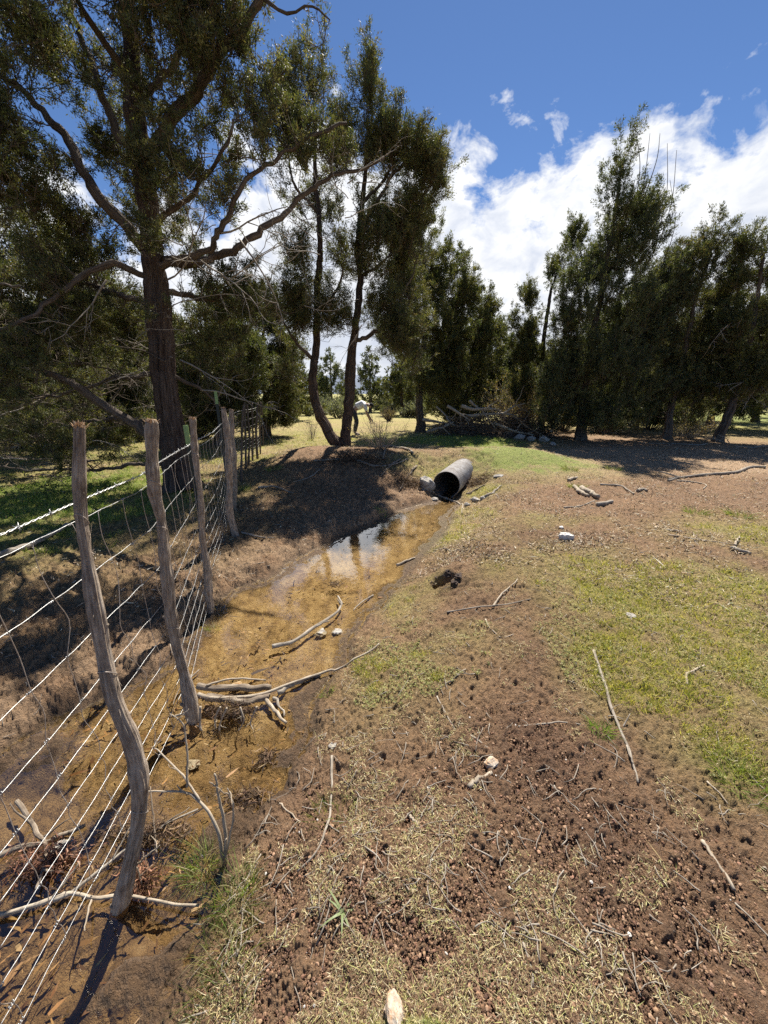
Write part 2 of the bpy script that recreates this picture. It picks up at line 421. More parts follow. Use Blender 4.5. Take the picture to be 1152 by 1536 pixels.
def build_ground():
    NR, NA = 980, 900
    r = np.exp(np.linspace(math.log(.12), math.log(1500), NR))
    # more rings between 0.5 m and 15 m
    u = np.linspace(0, 1, NR)
    lr = np.interp(u, [0, .04, .80, .93, 1], [math.log(.1), math.log(.45), math.log(15), math.log(90), math.log(1500)])
    r = np.exp(lr)
    v = np.linspace(0, 1, NA, endpoint=False)
    a = np.interp(v, [0, .87, 1], [R_(-56), R_(56), R_(304)])
    Rr, A = np.meshgrid(r, a, indexing='ij')
    X = Rr * np.sin(A); Y = Rr * np.cos(A)
    X = X.ravel(); Y = Y.ravel()
    sd = water_sd(X, Y)
    Z = height(X, Y, sd)
    g, viv, soil, track, n, n2 = masks(X, Y, sd)
    rr = np.hypot(X, Y)
    fade = 1 - sstep(14, 40, rr)
    dry = sstep(0.02, .3, sd)
    leftb = 1 - sstep(-.3, .2, X - np.interp(Y, _cy, _cx))
    leftb = leftb * (1 - sstep(7.5, 9, Y))
    # hoof-pocked mud on the left bank, clods elsewhere
    pock = fbm(X, Y, 6.5, 3, seed=41, gain=.6); pock = np.abs(pock - .5) * 2
    clod = fbm(X, Y, 17, 4, seed=51, gain=.62)
    fine = fbm(X, Y, 55, 3, seed=61, gain=.6)
    disp = leftb * .060 * (pock - .35) * sstep(.0, .4, sd) + (.022 + .012 * soil + .012 * leftb) * (clod - .5) * 2 * (.25 + .75 * dry) + (.019 + .006 * leftb) * (fine - .5) * 2 + .006 * (fbm(X, Y, 130, 2, seed=66) - .5) * 2 * (rr < 3.5)
    bedm = 1 - sstep(-.03, .03, sd)
    low = sstep(2.3, 1.3, Y)
    disp = disp * (1 - .55 * bedm) + bedm * (.02 + .13 * low) * (fbm(X, Y, 5, 4, seed=71) - .5)
    # dark hole with a crumbling edge
    hc = ground_pt(668, 872)
    e = np.hypot((X - hc[0]) / .13, (Y - hc[1]) / .055)
    Z = Z - .09 * (1 - sstep(.5, 1.15, e + .4 * (clod - .5)))
    Z = Z + .05 * np.exp(-((X - hc[0]) / .2) ** 2 - ((Y - hc[1] - .14) / .09) ** 2)
    # cracks and burrows in the bare soil
    Z = Z - .022 * sstep(.62, .84, noise(X * 5.2, Y * 5.2, seed=81) * (.6 + .4 * fine)) * soil
    near = (rr < 40)
    Z = Z + np.where(near, disp * fade, 0)
    wetz = (1 - sstep(WZ + .005, WZ + .05, Z)) * (sd < .6)
    # colours (albedo)
    c = np.empty((len(X), 3))
    soilc = np.array([.205, .125, .073]); redc = np.array([.31, .19, .105]); darkc = np.array([.13, .070, .044])
    base = soilc + (redc - soilc) * n[:, None]
    base = base * (1 - soil[:, None] * .75) + darkc * soil[:, None] * .75
    tr = np.array([.43, .30, .185]); base = base * (1 - .75 * track[:, None]) + tr * .75 * track[:, None]
    paled = np.array([.33, .225, .14])
    lb = leftb * sstep(.9, .25, sd) * sstep(.02, .12, sd)
    lb = lb * sstep(.35, .6, n2 + .1)
    base = base * (1 - .6 * lb[:, None]) + paled * .6 * lb[:, None]
    gc = np.array([.31, .285, .08]); vc = np.array([.17, .235, .035]); straw = np.array([.36, .28, .14])
    gcol = gc + (straw - gc) * np.clip((n[:, None] - .35) * 1.8, 0, 1)
    gcol = gcol * (1 - viv[:, None]) + vc * viv[:, None]
    gm = np.clip(np.maximum(g, viv) * 1.0, 0, 1)
    k = (.60 * sstep(.05, 1.0, gm) + .15 * sstep(.0, .3, gm)) * (.45 + 1.1 * fbm(X, Y, 12, 3, seed=93)); k = np.clip(np.maximum(k, .8 * sstep(.3, .9, viv)), 0, .85)
    k = np.maximum(k, sstep(14, 24, rr) * .9 * (gm > -1))
    base = base * (1 - k[:, None]) + gcol * k[:, None]
    edge = np.clip(np.maximum(1 - sstep(.0, .12, sd), wetz), 0, 1)
    wetc = np.array([.085, .052, .028]); base = base * (1 - .75 * edge[:, None]) + wetc * .75 * edge[:, None]
    farc = np.array([.27, .27, .10]) ; kf = sstep(18, 40, rr)[:, None] * .6
    base = base * (1 - kf) + farc * kf
    c[:] = base
    wet = np.clip(edge, 0, 1)
    idx = np.arange(NR * NA).reshape(NR, NA)
    nx = np.roll(idx, -1, axis=1)
    Q = np.stack([idx[:-1], idx[1:], nx[1:], nx[:-1]], -1).reshape(-1, 4)
    V = np.stack([X, Y, Z], 1)
    cen = len(V); V = np.vstack([V, [[0, 0, V[:NA, 2].mean()]]])
    T = np.stack([idx[0], nx[0], np.full(NA, cen)], -1)
    pad = lambda q: np.append(q, 0)
    o = mesh_np('ground', V, [Q, T], M['ground'], col=np.vstack([c, c[:1]]), smooth=True, extra={'wet': pad(wet), 'gmask': pad(gm), 'bed': pad((1 - sstep(WZ - .006, WZ + .012, Z)) * (sd < .6))})
    tag(o, kind='structure')
    # flip check
    return o
build_ground()

# water sheet a little larger than its outline; the banks cut it
def build_water():
    n = 90
    xs = np.linspace(-4.6, 2.0, 140); ys = np.linspace(-3.2, 7.9, 220)
    X, Y = np.meshgrid(xs, ys, indexing='ij')
    sd = water_sd(X, Y)
    Z = np.full(X.shape, WZ + .006)
    idx = np.arange(X.size).reshape(X.shape)
    q = np.stack([idx[:-1, :-1], idx[1:, :-1], idx[1:, 1:], idx[:-1, 1:]], -1).reshape(-1, 4)
    keep = sd.ravel()[q].min(axis=1) < .12
    q = q[keep]
    used = np.unique(q); remap = np.full(X.size, -1); remap[used] = np.arange(len(used))
    V = np.stack([X.ravel(), Y.ravel(), Z.ravel()], 1)[used]
    tag(mesh_np('water', V, remap[q], M['water'], smooth=True), kind='structure')
build_water()

# hills far off
def hills():
    n = 260; az = np.linspace(R_(-75), R_(75), n)
    V = []; rows = 7
    for k in range(rows):
        f = k / (rows - 1); rad = 900 + 350 * f
        prof = 30 + 34 * fbm(az * 6, az * 0, 1, 4, seed=8) + 12 * np.sin(az * 2.3 + 1)
        V.append(np.stack([rad * np.sin(az), rad * np.cos(az), -4 + prof * math.sin(f * math.pi / 2)+ 0 * az], 1))
    V = np.vstack(V); idx = np.arange(rows * n).reshape(rows, n)
    q = np.stack([idx[:-1, :-1], idx[:-1, 1:], idx[1:, 1:], idx[1:, :-1]], -1).reshape(-1, 4)
    tag(mesh_np('hills', V, q, M['hill'], smooth=True), kind='structure')
hills()

# ------------------------------------------------------------------ small scatter on the ground
def scatter_pts(n, r0, r1, amin=-62, amax=62, seed=0):
    g = np.random.default_rng(seed)
    r = np.exp(g.uniform(math.log(r0), math.log(r1), n)); a = np.radians(g.uniform(amin, amax, n))
    return r * np.sin(a), r * np.cos(a)

def dispz(X, Y, sd):
    """ground height including the clods, roughly"""
    return height(X, Y, sd)

def strips(base, dirv, length, width, bend, upv, K=3, col=None):
    """bent tapered ribbons. base (N,3) dirv (N,3) unit"""
    n = len(base)
    side = np.cross(dirv, upv); side /= np.linalg.norm(side, axis=1, keepdims=True) + 1e-9
    V = []
    for k in range(K + 1):
        f = k / K
        p = base + dirv * (length * f)[:, None] + bend * (f * f * length)[:, None]
        w = width * (1 - f) ** .6 * (.5 if k == 0 else 1)
        if k == K: V.append(p)
        else: V += [p - side * w[:, None] * .5, p + side * w[:, None] * .5]
    m = 2 * K + 1
    V = np.stack(V, 1).reshape(-1, 3)
    b = (np.arange(n) * m)[:, None]
    q = [np.concatenate([b + 2 * k, b + 2 * k + 1, b + 2 * k + 3, b + 2 * k + 2], 1) for k in range(K - 1)]
    t = np.concatenate([b + 2 * K - 2, b + 2 * K - 1, b + 2 * K], 1)
    C = np.repeat(col, m, axis=0) if col is not None else None
    return V, ([np.concatenate(q)] if q else []) + [t], C

def pick(g, n, cols, var=.25):
    cols = np.array(cols); c = cols[g.integers(0, len(cols), n)]
    return c * g.uniform(1 - var, 1 + var, (n, 1)) * g.uniform(.95, 1.05, (n, 3))

def unit(v): return v / (np.linalg.norm(v, axis=-1, keepdims=True) + 1e-9)

def litter():
    g = np.random.default_rng(3)
    x, y = scatter_pts(340000, .45, 13, seed=3)
    sd = water_sd(x, y); gm, viv, soil, track, n, n2 = masks(x, y, sd)
    cl = fbm(x, y, 9, 3, seed=77)
    p = np.clip(.20 + 1.2 * (cl - .42) * 1.8 + .4 * gm, 0.08, 1) * (1 - .5 * soil) * sstep(.02, .15, sd) * (.58 + .25 * sstep(1.2, 2.5, np.hypot(x, y)))
    leftb = (x < np.interp(y, _cy, _cx)) & (y < 7.5)
    p = np.where(leftb, p * .22, p)
    k = g.random(len(x)) < p
    x, y, sd, gm = x[k], y[k], sd[k], gm[k]; m = len(x)
    z = height(x, y, sd) + g.uniform(.002, .016, m)
    a = g.uniform(0, 2 * math.pi, m)
    d = unit(np.stack([np.cos(a), np.sin(a), g.normal(.12, .3, m)], 1))
    up = unit(np.stack([g.normal(0, .5, m), g.normal(0, .5, m), np.ones(m)], 1))
    r_ = np.hypot(x, y); L = (g.gamma(2.2, .0028, m) + .003) * (1 + .22 * r_); Wd = g.uniform(.0010, .0028, m) * (1 + .28 * r_)
    big = g.random(m) < .03; L = np.where(big, L * 2.6, L)
    bend = np.stack([g.normal(0, .5, m), g.normal(0, .5, m), g.normal(-.1, .25, m)], 1)
    col = pick(g, m, [(.46, .37, .20), (.38, .32, .15), (.22, .14, .08), (.52, .46, .30), (.13, .075, .045), (.36, .35, .13), (.16, .10, .06), (.28, .18, .11)])
    V, f, C = strips(np.stack([x, y, z], 1), d, L, Wd, bend, up, 2, col)
    tag(mesh_np('leaf_litter', V, f, M['litter'], col=C), 'dry straw, husks and needles strewn over the soil', 'litter', kind='stuff')

def clover():
    """tiny low yellow-green rosettes that cover the soil"""
    g = np.random.default_rng(4)
    x, y = scatter_pts(170000, .45, 11, seed=4)
    sd = water_sd(x, y); gm, viv, soil, track, n, n2 = masks(x, y, sd)
    cl = fbm(x, y, 6, 3, seed=97)
    p = np.clip((cl - .36) * 3.2, 0, 1) * (1 - .9 * soil) * (.34 + .34 * sstep(1.0, 2.0, y) + .3 * gm) * sstep(.05, .3, sd) * (1 - .8 * track) * (.5 + .5 * gm + .2)
    p = np.where((x < np.interp(y, _cy, _cx)) & (y < 7.5), 0, p)
    k = g.random(len(x)) < p * np.minimum(1, (np.hypot(x, y) / 1.1) ** 2)
    x, y, sd = x[k], y[k], sd[k]; m = len(x)
    z = height(x, y, sd) + g.uniform(.004, .018, m)
    c0 = np.stack([x, y, z], 1); nl = 5
    col = pick(g, m, [(.36, .36, .13), (.28, .29, .10), (.42, .39, .17), (.46, .41, .22), (.22, .24, .09)])
    a = (g.uniform(0, 6.28, m)[:, None] + np.arange(nl) * 6.28 / nl + g.normal(0, .3, (m, nl))).ravel()
    n_ = m * nl
    d = unit(np.stack([np.cos(a), np.sin(a), g.uniform(.1, .9, n_)], 1))
    up = unit(np.stack([g.normal(0, .4, n_), g.normal(0, .4, n_), np.ones(n_)], 1))
    L = np.repeat(g.uniform(.004, .0095, m) * (1 + .12 * np.hypot(x, y)), nl) * g.uniform(.7, 1.3, n_)
    V, f, C = strips(np.repeat(c0, nl, 0), d, L, L * .42, np.zeros((n_, 3)), up, 2, np.repeat(col, nl, 0))
    tag(mesh_np('ground_cover', V, f, M['grass'], col=C), 'tiny yellow green seedlings covering the bank', 'ground cover', kind='stuff')

def grass():
    g = np.random.default_rng(5)
    tx, ty = scatter_pts(70000, .5, 34, seed=5)
    sd = water_sd(tx, ty); gm, viv, soil, track, n, n2 = masks(tx, ty, sd)
    w = np.maximum(gm, viv)
    w = w * (.35 + 1.3 * fbm(tx, ty, 7, 3, seed=91)); p = np.clip((w - .18) * 1.15, 0.015, .8) * sstep(.03, .15, sd) * (1 - .9 * soil) * (1 - .85 * track)
    leftb = (tx < np.interp(ty, _cy, _cx) - .1) & (ty < 7.2)
    p = np.where(leftb & (viv < .3), p * .05, p)
    k = g.random(len(tx)) < p * np.minimum(1, (np.hypot(tx, ty) / 1.5) ** 2)
    tx, ty, gm, viv = tx[k], ty[k], gm[k], viv[k]
    nb = 9
    x = np.repeat(tx, nb); y = np.repeat(ty, nb)
    r = np.hypot(x, y); sp = .010 * (1 + r * .35)
    x = x + g.normal(0, 1, len(x)) * sp; y = y + g.normal(0, 1, len(x)) * sp
    m = len(x); z = height(x, y) - .004
    d = unit(np.stack([g.normal(0, .42, m), g.normal(0, .42, m), np.ones(m)], 1))
    a = g.uniform(0, 6.28, m)
    up = np.stack([np.cos(a), np.sin(a), np.zeros(m)], 1)
    vr = np.repeat(viv, nb)
    L = g.uniform(.018, .055, m) * (1 + .5 * vr) * (1 + .04 * r)
    Wd = g.uniform(.0016, .0032, m) * (1 + r * .22)
    bend = unit(g.normal(0, 1, (m, 3))) * .35; bend[:, 2] = -np.abs(bend[:, 2])
    col = pick(g, m, [(.25, .27, .06), (.36, .35, .08), (.46, .42, .12), (.52, .45, .21), (.19, .23, .05)])
    cv = pick(g, m, [(.12, .21, .04), (.17, .27, .05), (.24, .31, .08), (.32, .32, .12)])
    vv = np.clip(vr[:, None] * 1.2, 0, 1); col = col * (1 - vv) + cv * vv
    V, f, C = strips(np.stack([x, y, z], 1), d, L, Wd, bend, up, 3, col)
    tag(mesh_np('grass', V, f, M['grass'], col=C), 'short yellow green grass growing through the litter', 'grass', kind='stuff')

def ico(sub=1):
    import bmesh
    b = bmesh.new(); bmesh.ops.create_icosphere(b, subdivisions=sub, radius=1)
    V = np.array([v.co[:] for v in b.verts]); Fc = np.array([[v.index for v in f.verts] for f in b.faces]); b.free(); return V, Fc

def clods():
    g = np.random.default_rng(6)
    x, y = scatter_pts(150000, .5, 12, seed=6)
    sd = water_sd(x, y); gm, viv, soil, track, n, n2 = masks(x, y, sd)
    leftb = (x < np.interp(y, _cy, _cx)) & (y < 7.5)
    p = np.where(leftb, .35 * sstep(.1, .4, sd), np.clip(.25 + .3 * soil, 0, 1) * sstep(.02, .2, sd))
    k = g.random(len(x)) < p
    x, y, sd, leftb = x[k], y[k], sd[k], leftb[k]; m = len(x)
    r = np.hypot(x, y)
    s = g.gamma(1.2, .0010, m) + .0009; s = np.minimum(s, .0052) * (1 + .10 * r)
    V0, F0 = ico(1)
    nv = len(V0)
    sc = s[:, None, None] * g.uniform(.6, 1.3, (m, 1, 3)) * np.array([1, 1, .7])
    V = V0[None] * sc * g.uniform(.8, 1.2, (m, nv, 1))
    a = g.uniform(0, 6.28, m); ca, sa = np.cos(a)[:, None], np.sin(a)[:, None]
    V = np.stack([V[..., 0] * ca - V[..., 1] * sa, V[..., 0] * sa + V[..., 1] * ca, V[..., 2]], -1)
    c = np.stack([x, y, height(x, y, sd) + s * .3 + .004], 1)
    V = (V + c[:, None]).reshape(-1, 3)
    Fc = (F0[None] + (np.arange(m) * nv)[:, None, None]).reshape(-1, 3)
    col = pick(g, m, [(.14, .076, .046), (.20, .112, .066), (.26, .15, .09), (.10, .055, .036), (.33, .21, .13)])
    peb = g.random(m) < .005; col[peb] = np.array([.55, .52, .48])
    tag(mesh_np('dirt_clods', V, Fc, M['litter'], col=np.repeat(col, nv, 0)), 'crumbs and clods of dark red-brown soil', 'soil clods', kind='stuff')

def bed_debris():
    """dark leaf scraps lying in and on the silt"""
    g = np.random.default_rng(8)
    x = g.uniform(-2.6, 1.5, 26000); y = g.uniform(.1, 7, 26000)
    sd = water_sd(x, y); nn = fbm(x, y, 2.5, 4, seed=13)
    k = (sd < -.0) & (g.random(len(x)) < np.clip((nn - .42) * 4.0, .04, 1) * (.5 + .5 * (y < 2.2)))
    x, y = x[k], y[k]; m = len(x)
    z = np.full(m, WZ) + g.uniform(-.006, .012, m)
    a = g.normal(.8, .9, m); d = unit(np.stack([np.cos(a), np.sin(a), g.normal(0, .12, m)], 1))
    up = unit(np.stack([g.normal(0, .2, m), g.normal(0, .2, m), np.ones(m)], 1))
    L = g.gamma(2.2, .010, m) + .006; Wd = L * g.uniform(.12, .5, m)
    col = pick(g, m, [(.10, .05, .02), (.16, .085, .035), (.24, .14, .06), (.33, .21, .10), (.07, .045, .03)])
    V, f, C = strips(np.stack([x, y, z], 1), d, L, Wd, g.normal(0, .2, (m, 3)) * [1, 1, .2], up, 2, col)
    tag(mesh_np('sunken_debris', V, f, M['litter'], col=C), 'dark leaf scraps lying in the shallow silt', 'debris', kind='stuff')
    # broken twigs and bark everywhere
def twig_litter():
    g = np.random.default_rng(9)
    x, y = scatter_pts(2600, .7, 14, -58, 58, seed=19)
    sd = water_sd(x, y); k = (sd > .05) & (g.random(len(x)) < .25 + .6 * fbm(x, y, .8, 2, seed=3)); x, y = x[k], y[k]; m = len(x)
    K = 6; a = g.uniform(0, 6.28, m); L = g.gamma(3, .022, m) + .02
    P = np.zeros((m, K, 3)); px, py = x.copy(), y.copy()
    for i in range(K):
        P[:, i, 0] = px; P[:, i, 1] = py
        a = a + g.normal(0, .25, m); px = px + np.cos(a) * L / K; py = py + np.sin(a) * L / K
    z = height(P[..., 0].ravel(), P[..., 1].ravel()).reshape(m, K)
    P[..., 2] = z + .010 + g.uniform(0, .006, (m, 1))
    R = np.linspace(1, .45, K)[None] * g.uniform(.0011, .0028, m)[:, None] * (1 + .05 * np.hypot(x, y))[:, None]
    ac = Acc(); ac.tube(P, R, 5)
    tag(ac.build('twig_litter', M['dead']), 'thin grey broken twigs scattered over the bank', 'twigs', kind='stuff')
def far_litter():
    g = np.random.default_rng(13)
    x, y = scatter_pts(230000, 3.2, 16, -58, 58, seed=33)
    sd = water_sd(x, y); gm, viv, soil, track, n, n2 = masks(x, y, sd)
    k = (sd > .08) & (g.random(len(x)) < np.clip(.15 + 2.0 * (fbm(x, y, 3.5, 3, seed=88) - .38) * 1.6, .1, 1) * (1 - .5 * soil) * (1 - .85 * np.maximum(viv, .7 * gm)) * np.where((x < np.interp(y, _cy, _cx)) & (y < 7.6), .22, 1))
    x, y, sd = x[k], y[k], sd[k]; m = len(x); r = np.hypot(x, y)
    z = height(x, y, sd) + g.uniform(.004, .02, m)
    a = g.uniform(0, 6.28, m); d = unit(np.stack([np.cos(a), np.sin(a), g.normal(.1, .3, m)], 1))
    up = unit(np.stack([g.normal(0, .7, m), g.normal(0, .7, m), np.ones(m)], 1))
    L = g.gamma(3, .008, m) + .008; Wd = g.uniform(.003, .010, m) * (1 + .08 * r)
    col = pick(g, m, [(.50, .40, .27), (.36, .27, .17), (.20, .13, .08), (.10, .06, .04), (.58, .52, .40), (.13, .08, .055), (.30, .22, .14)])
    V, f, C = strips(np.stack([x, y, z], 1), d, L, Wd, g.normal(0, .4, (m, 3)), up, 2, col)
    tag(mesh_np('bark_litter', V, f, M['litter'], col=C), 'bark chips and dead needles over the track and far bank', 'litter', kind='stuff')
litter(); far_litter(); clover(); grass(); clods(); bed_debris(); twig_litter()

# ------------------------------------------------------------------ trees
LEAFCOL = {'olive': [(.078, .092, .038), (.11, .12, .044), (.058, .072, .033), (.17, .165, .065), (.105, .088, .048)],
           'dark': [(.066, .084, .040), (.092, .108, .046), (.052, .064, .034), (.135, .14, .06)],
           'mid': [(.075, .092, .036), (.11, .118, .042), (.062, .072, .030), (.145, .14, .05)],
           'sage': [(.17, .18, .13), (.22, .23, .17), (.13, .14, .10)],
           'tan': [(.36, .28, .14), (.27, .22, .11), (.42, .31, .15), (.20, .19, .08)]}

def foliage(g, P, D, n_per, L, Wd, cols, spread=.55, size=.07):
    """leaf sprays: P tuft points (N,3), D tuft directions"""
    m = len(P)
    p = np.repeat(P, n_per, 0); d0 = np.repeat(D, n_per, 0); n = len(p)
    f = g.uniform(-.3, 1, n)
    d = unit(d0 + g.normal(0, spread, (n, 3)))
    base = p + d0 * (f * size)[:, None] + g.normal(0, size * .30, (n, 3))
    up = unit(g.normal(0, 1, (n, 3)))
    side = unit(np.cross(d, up))
    l = L * g.uniform(.6, 1.4, n); w = Wd * g.uniform(.6, 1.4, n)
    a = base; b = base + d * (l * .45)[:, None] + side * (w * .5)[:, None]
    c = base + d * l[:, None]; e = base + d * (l * .45)[:, None] - side * (w * .5)[:, None]
    V = np.stack([a, b, c, e], 1).reshape(-1, 3)
    Q = np.arange(n * 4).reshape(-1, 4)
    cc = np.repeat(pick(g, m, cols, .22), n_per, 0) * g.uniform(.8, 1.25, (n, 1))
    return V, Q, np.repeat(cc, 4, 0)

def tree(name, label, base, limbs, blobs, ncl, seed, cols='mid', bark='bark', leaf=(.045, .020), nper=9, tufts=10, gap=.42, gf=1.1, updir=.55, dead=0, group=None, twr=1.0, cat='tree', tuft_spread=.26, under=None, whips=None, trunk_n=1, plume=1.3, crown=1.0, gap2=.42, drop=0.0):
    """limbs: list of (pts, r0, r1); first trunk_n are the trunk. blobs: (centre, radius or (rx,ry,rz), weight)"""
    g = np.random.default_rng(seed)
    base = np.array(base, float)
    root = empty(name, base, label, cat, group)
    nodes = []; nrad = []; trunk = Acc(); limb_objs = []
    for i, (pts, r0, r1) in enumerate(limbs):
        pts = np.array(pts, float)
        if i < trunk_n and i < 2 and len(pts) > 3: pts[-1] = pts[-2] + (pts[-1] - pts[-2]) * (.35 if drop else .8)
        Ltot = np.linalg.norm(np.diff(pts, axis=0), axis=1).sum()
        K = max(8, int(Ltot / (.05 if i < trunk_n else .07)))
        C = resample(pts, K)
        jit = np.cumsum(g.normal(0, .016, (K, 3)), axis=0) * (.45 if i < trunk_n else 1) * min(1, Ltot / 2)
        jit -= np.linspace(0, 1, K)[:, None] * jit[-1]
        C = C + jit
        t = np.linspace(0, 1, K); R = r0 + (r1 - r0) * t ** .8
        if i < trunk_n:
            S = 72; R = R * (1 + .55 * np.exp(-t * Ltot / .30) * (1 if i == 0 else .2))
            V, f, bk = tubes(C[None], R[None], S)
            # flutes and torn strips of bark
            an = np.arange(S) * 6.283 / S
            nn = noise(np.cos(an)[None] * 2.2 + 5 + 0 * t[:, None], np.sin(an)[None] * 2.2 + 5 + 0 * t[:, None], t[:, None] * Ltot * .9 + i * 9, seed=seed)
            n3 = noise(np.cos(an)[None] * 5 + 5, np.sin(an)[None] * 5 + 5, t[:, None] * Ltot * 3 + i * 9, seed=seed + 2)
            n4 = noise(np.cos(an)[None] * 9 + 9, np.sin(an)[None] * 9 + 9, t[:, None] * Ltot * 2.2 + i * 5, seed=seed + 3)
            k = (1 + .50 * (nn - .5) + .30 * (n3 - .5) + .34 * (n4 - .5)).reshape(-1)
            ctr = np.repeat(C, S, 0); V[:K * S] = ctr + (V[:K * S] - ctr) * k[:, None]
            trunk.add(V, f, bk)
        else:
            V, f, bk = tubes(C[None], (R * (1 + .25 * (g.random(K) - .5)))[None], 9)
            la = Acc(); la.add(V, f, bk); limb_objs.append(la)
        nodes.append(C); nrad.append(R)
    NP = np.concatenate(nodes); NRd = np.concatenate(nrad)
    # clusters
    w = np.array([b[2] * (np.prod(b[1]) if np.ndim(b[1]) else b[1] ** 3) ** .75 for b in blobs]); w = w / w.sum()
    cen = np.array([b[0] for b in blobs], float); rad3 = np.array([np.ones(3) * np.array(b[1]) for b in blobs])
    bi = g.choice(len(blobs), ncl * 9, p=w)
    v = unit(g.normal(0, 1, (len(bi), 3))) * (g.random(len(bi)) ** (1 / 2.2))[:, None]
    p = cen[bi] + v * rad3[bi] * crown; p[:, 2] -= tuft_spread * plume * .95 + drop
    ok = (p[:, 2] > base[2] + .25) & (noise(p[:, 0] * gf, p[:, 1] * gf, p[:, 2] * gf, seed=seed + 1) > gap) & (noise(p[:, 0] * 3.1, p[:, 1] * 3.1, p[:, 2] * 3.1, seed=seed + 5) > gap2)
    cl = p[ok][:ncl]
    cl = np.array(cl)
    if trunk_n > 0: d0 = np.min(np.linalg.norm(cl[:, None] - NP[None], axis=2), axis=1)
    cl = cl[np.argsort(d0)]
    nodeP = list(NP); nodeR = list(NRd)
    cap = len(NP) + len(cl) * 5 + 10
    NPa = np.zeros((cap, 3)); NRa = np.zeros(cap); n = len(NP); NPa[:n] = NP; NRa[:n] = NRd
    brP = []; brR = []; K = 6; tp = []; td = []
    for p in cl:
        dv = p - NPa[:n]; dist = np.linalg.norm(dv, axis=1)
        horiz = np.hypot(dv[:, 0], dv[:, 1])
        cost = dist + .9 * np.maximum(0, -dv[:, 2] - .1) - .12 * np.minimum(dv[:, 2], horiz)  + (NRa[:n] < .006) * .25
        k = int(np.argmin(cost)); s = NPa[k]; L = dist[k]
        r0 = min(NRa[k] * .75, .006 + .012 * L); r0 = max(r0, .0045)
        mid = (s + p) / 2 + g.normal(0, .10, 3) * L + np.array([0, 0, -.10 * L])
        C = resample([s, s * .55 + p * .45 * 0 + mid * .45, p], K) if L > .02 else np.linspace(s, p, K)
        C[1:-1] += g.normal(0, .022 * min(L, 1), (K - 2, 3))
        R = np.linspace(r0, max(.003, r0 * .4), K)
        brP.append(C); brR.append(R * twr)
        NPa[n:n + 4] = C[2:6]; NRa[n:n + 4] = R[2:6]; n += 4
        dd = unit((C[-1] - C[-3]) + 1e-6)
        tp.append(p); td.append(dd)
    brP = np.array(brP); brR = np.array(brR)
    tp = np.array(tp); td = np.array(td)
    # twigs around each cluster
    m = len(tp); q = tufts
    axis = unit(td * .5 + g.normal(0, .28, (m, 3)) + np.array([0, 0, updir * plume]))
    Lp = tuft_spread * plume * g.uniform(.8, 2.0, m)
    fq = g.random(m * q) ** .9
    ax_ = np.repeat(axis, q, 0)
    dir_ = unit(ax_ * .9 + g.normal(0, .55, (m * q, 3)))
    ln = g.uniform(.35, 1.0, m * q) * tuft_spread * (1.15 - .8 * fq)
    s = np.repeat(tp, q, 0) + ax_ * (fq * np.repeat(Lp, q))[:, None]; e = s + dir_ * ln[:, None]
    brP2 = np.stack([tp, tp + axis * Lp[:, None] * .5, tp + axis * Lp[:, None]], 1)
    md = (s + e) / 2 + g.normal(0, .12, (m * q, 3)) * ln[:, None]
    TW = np.stack([s, md, e], 1); TR = np.stack([np.full(m * q, .0042), np.full(m * q, .003), np.full(m * q, .0018)], 1) * twr
    tdirs = unit(e - md)
    keep = g.random(m * q) < (1 - dead)
    fp = np.concatenate([e[keep], md[keep]]); fd = np.concatenate([tdirs[keep], unit(dir_[keep] + g.normal(0, .5, (keep.sum(), 3)))])
    V, Q, C = foliage(g, fp, unit(fd + np.array([0, 0, .25])), nper, leaf[0], leaf[1], LEAFCOL[cols], size=tuft_spread * .35)
    if bark is not None:
        trunk.build('trunk', M[bark], root)
        for la in limb_objs: la.build('limb', M['bark'], root)
        tw = Acc(); tw.tube(brP, brR, 5); tw.tube(brP2, np.tile([.0055, .004, .002], (m, 1)) * twr, 3); tw.tube(TW, TR, 3)
        if whips is not None:
            for wv in whips: tw.tube(resample(wv, 12), np.linspace(.014, .005, 12), 5)
        tw.build('twigs', M['twig'], root)
    mesh_np('crown', V, Q, M['leaf'], root, col=C)
    return root

def bare_sprays(g, starts, dirs, L, n_side, r, droop=0.0):
    """dead forked branches -> (P,R)"""
    Ps = []; Rs = []
    K = 8
    def br(s, d, l, r, lev):
        P = [s]; dd = d.copy()
        for i in range(K - 1):
            dd = unit(dd + g.normal(0, .16, 3) + np.array([0, 0, -droop * .1])); P.append(P[-1] + dd * l / (K - 1))
        P = np.array(P); Ps.append(P); Rs.append(np.linspace(r, r * .35, K))
        if lev > 0:
            for j in range(n_side):
                i = g.integers(2, K); nd = unit(dd + g.normal(0, .75, 3))
                br(P[i], nd, l * g.uniform(.3, .6), r * .5, lev - 1)
    for s, d in zip(starts, dirs): br(np.array(s, float), unit(np.array(d, float)), L * g.uniform(.7, 1.3), r, 2)
    return np.array(Ps), np.array(Rs)

def A(px, py, Y): return at(px, py, Y)
def px2m(px, py, Y, w): d = ray(px, py); return w / F * (Y / d[1])
def B(px, py, Y, rpx, w=1.0, flat=1.0, yr=None):
    """ellipsoid of foliage seen at this pixel with this radius"""
    r = px2m(px, py, Y, rpx); return (A(px, py, Y), (r, yr or r, r * flat), w)

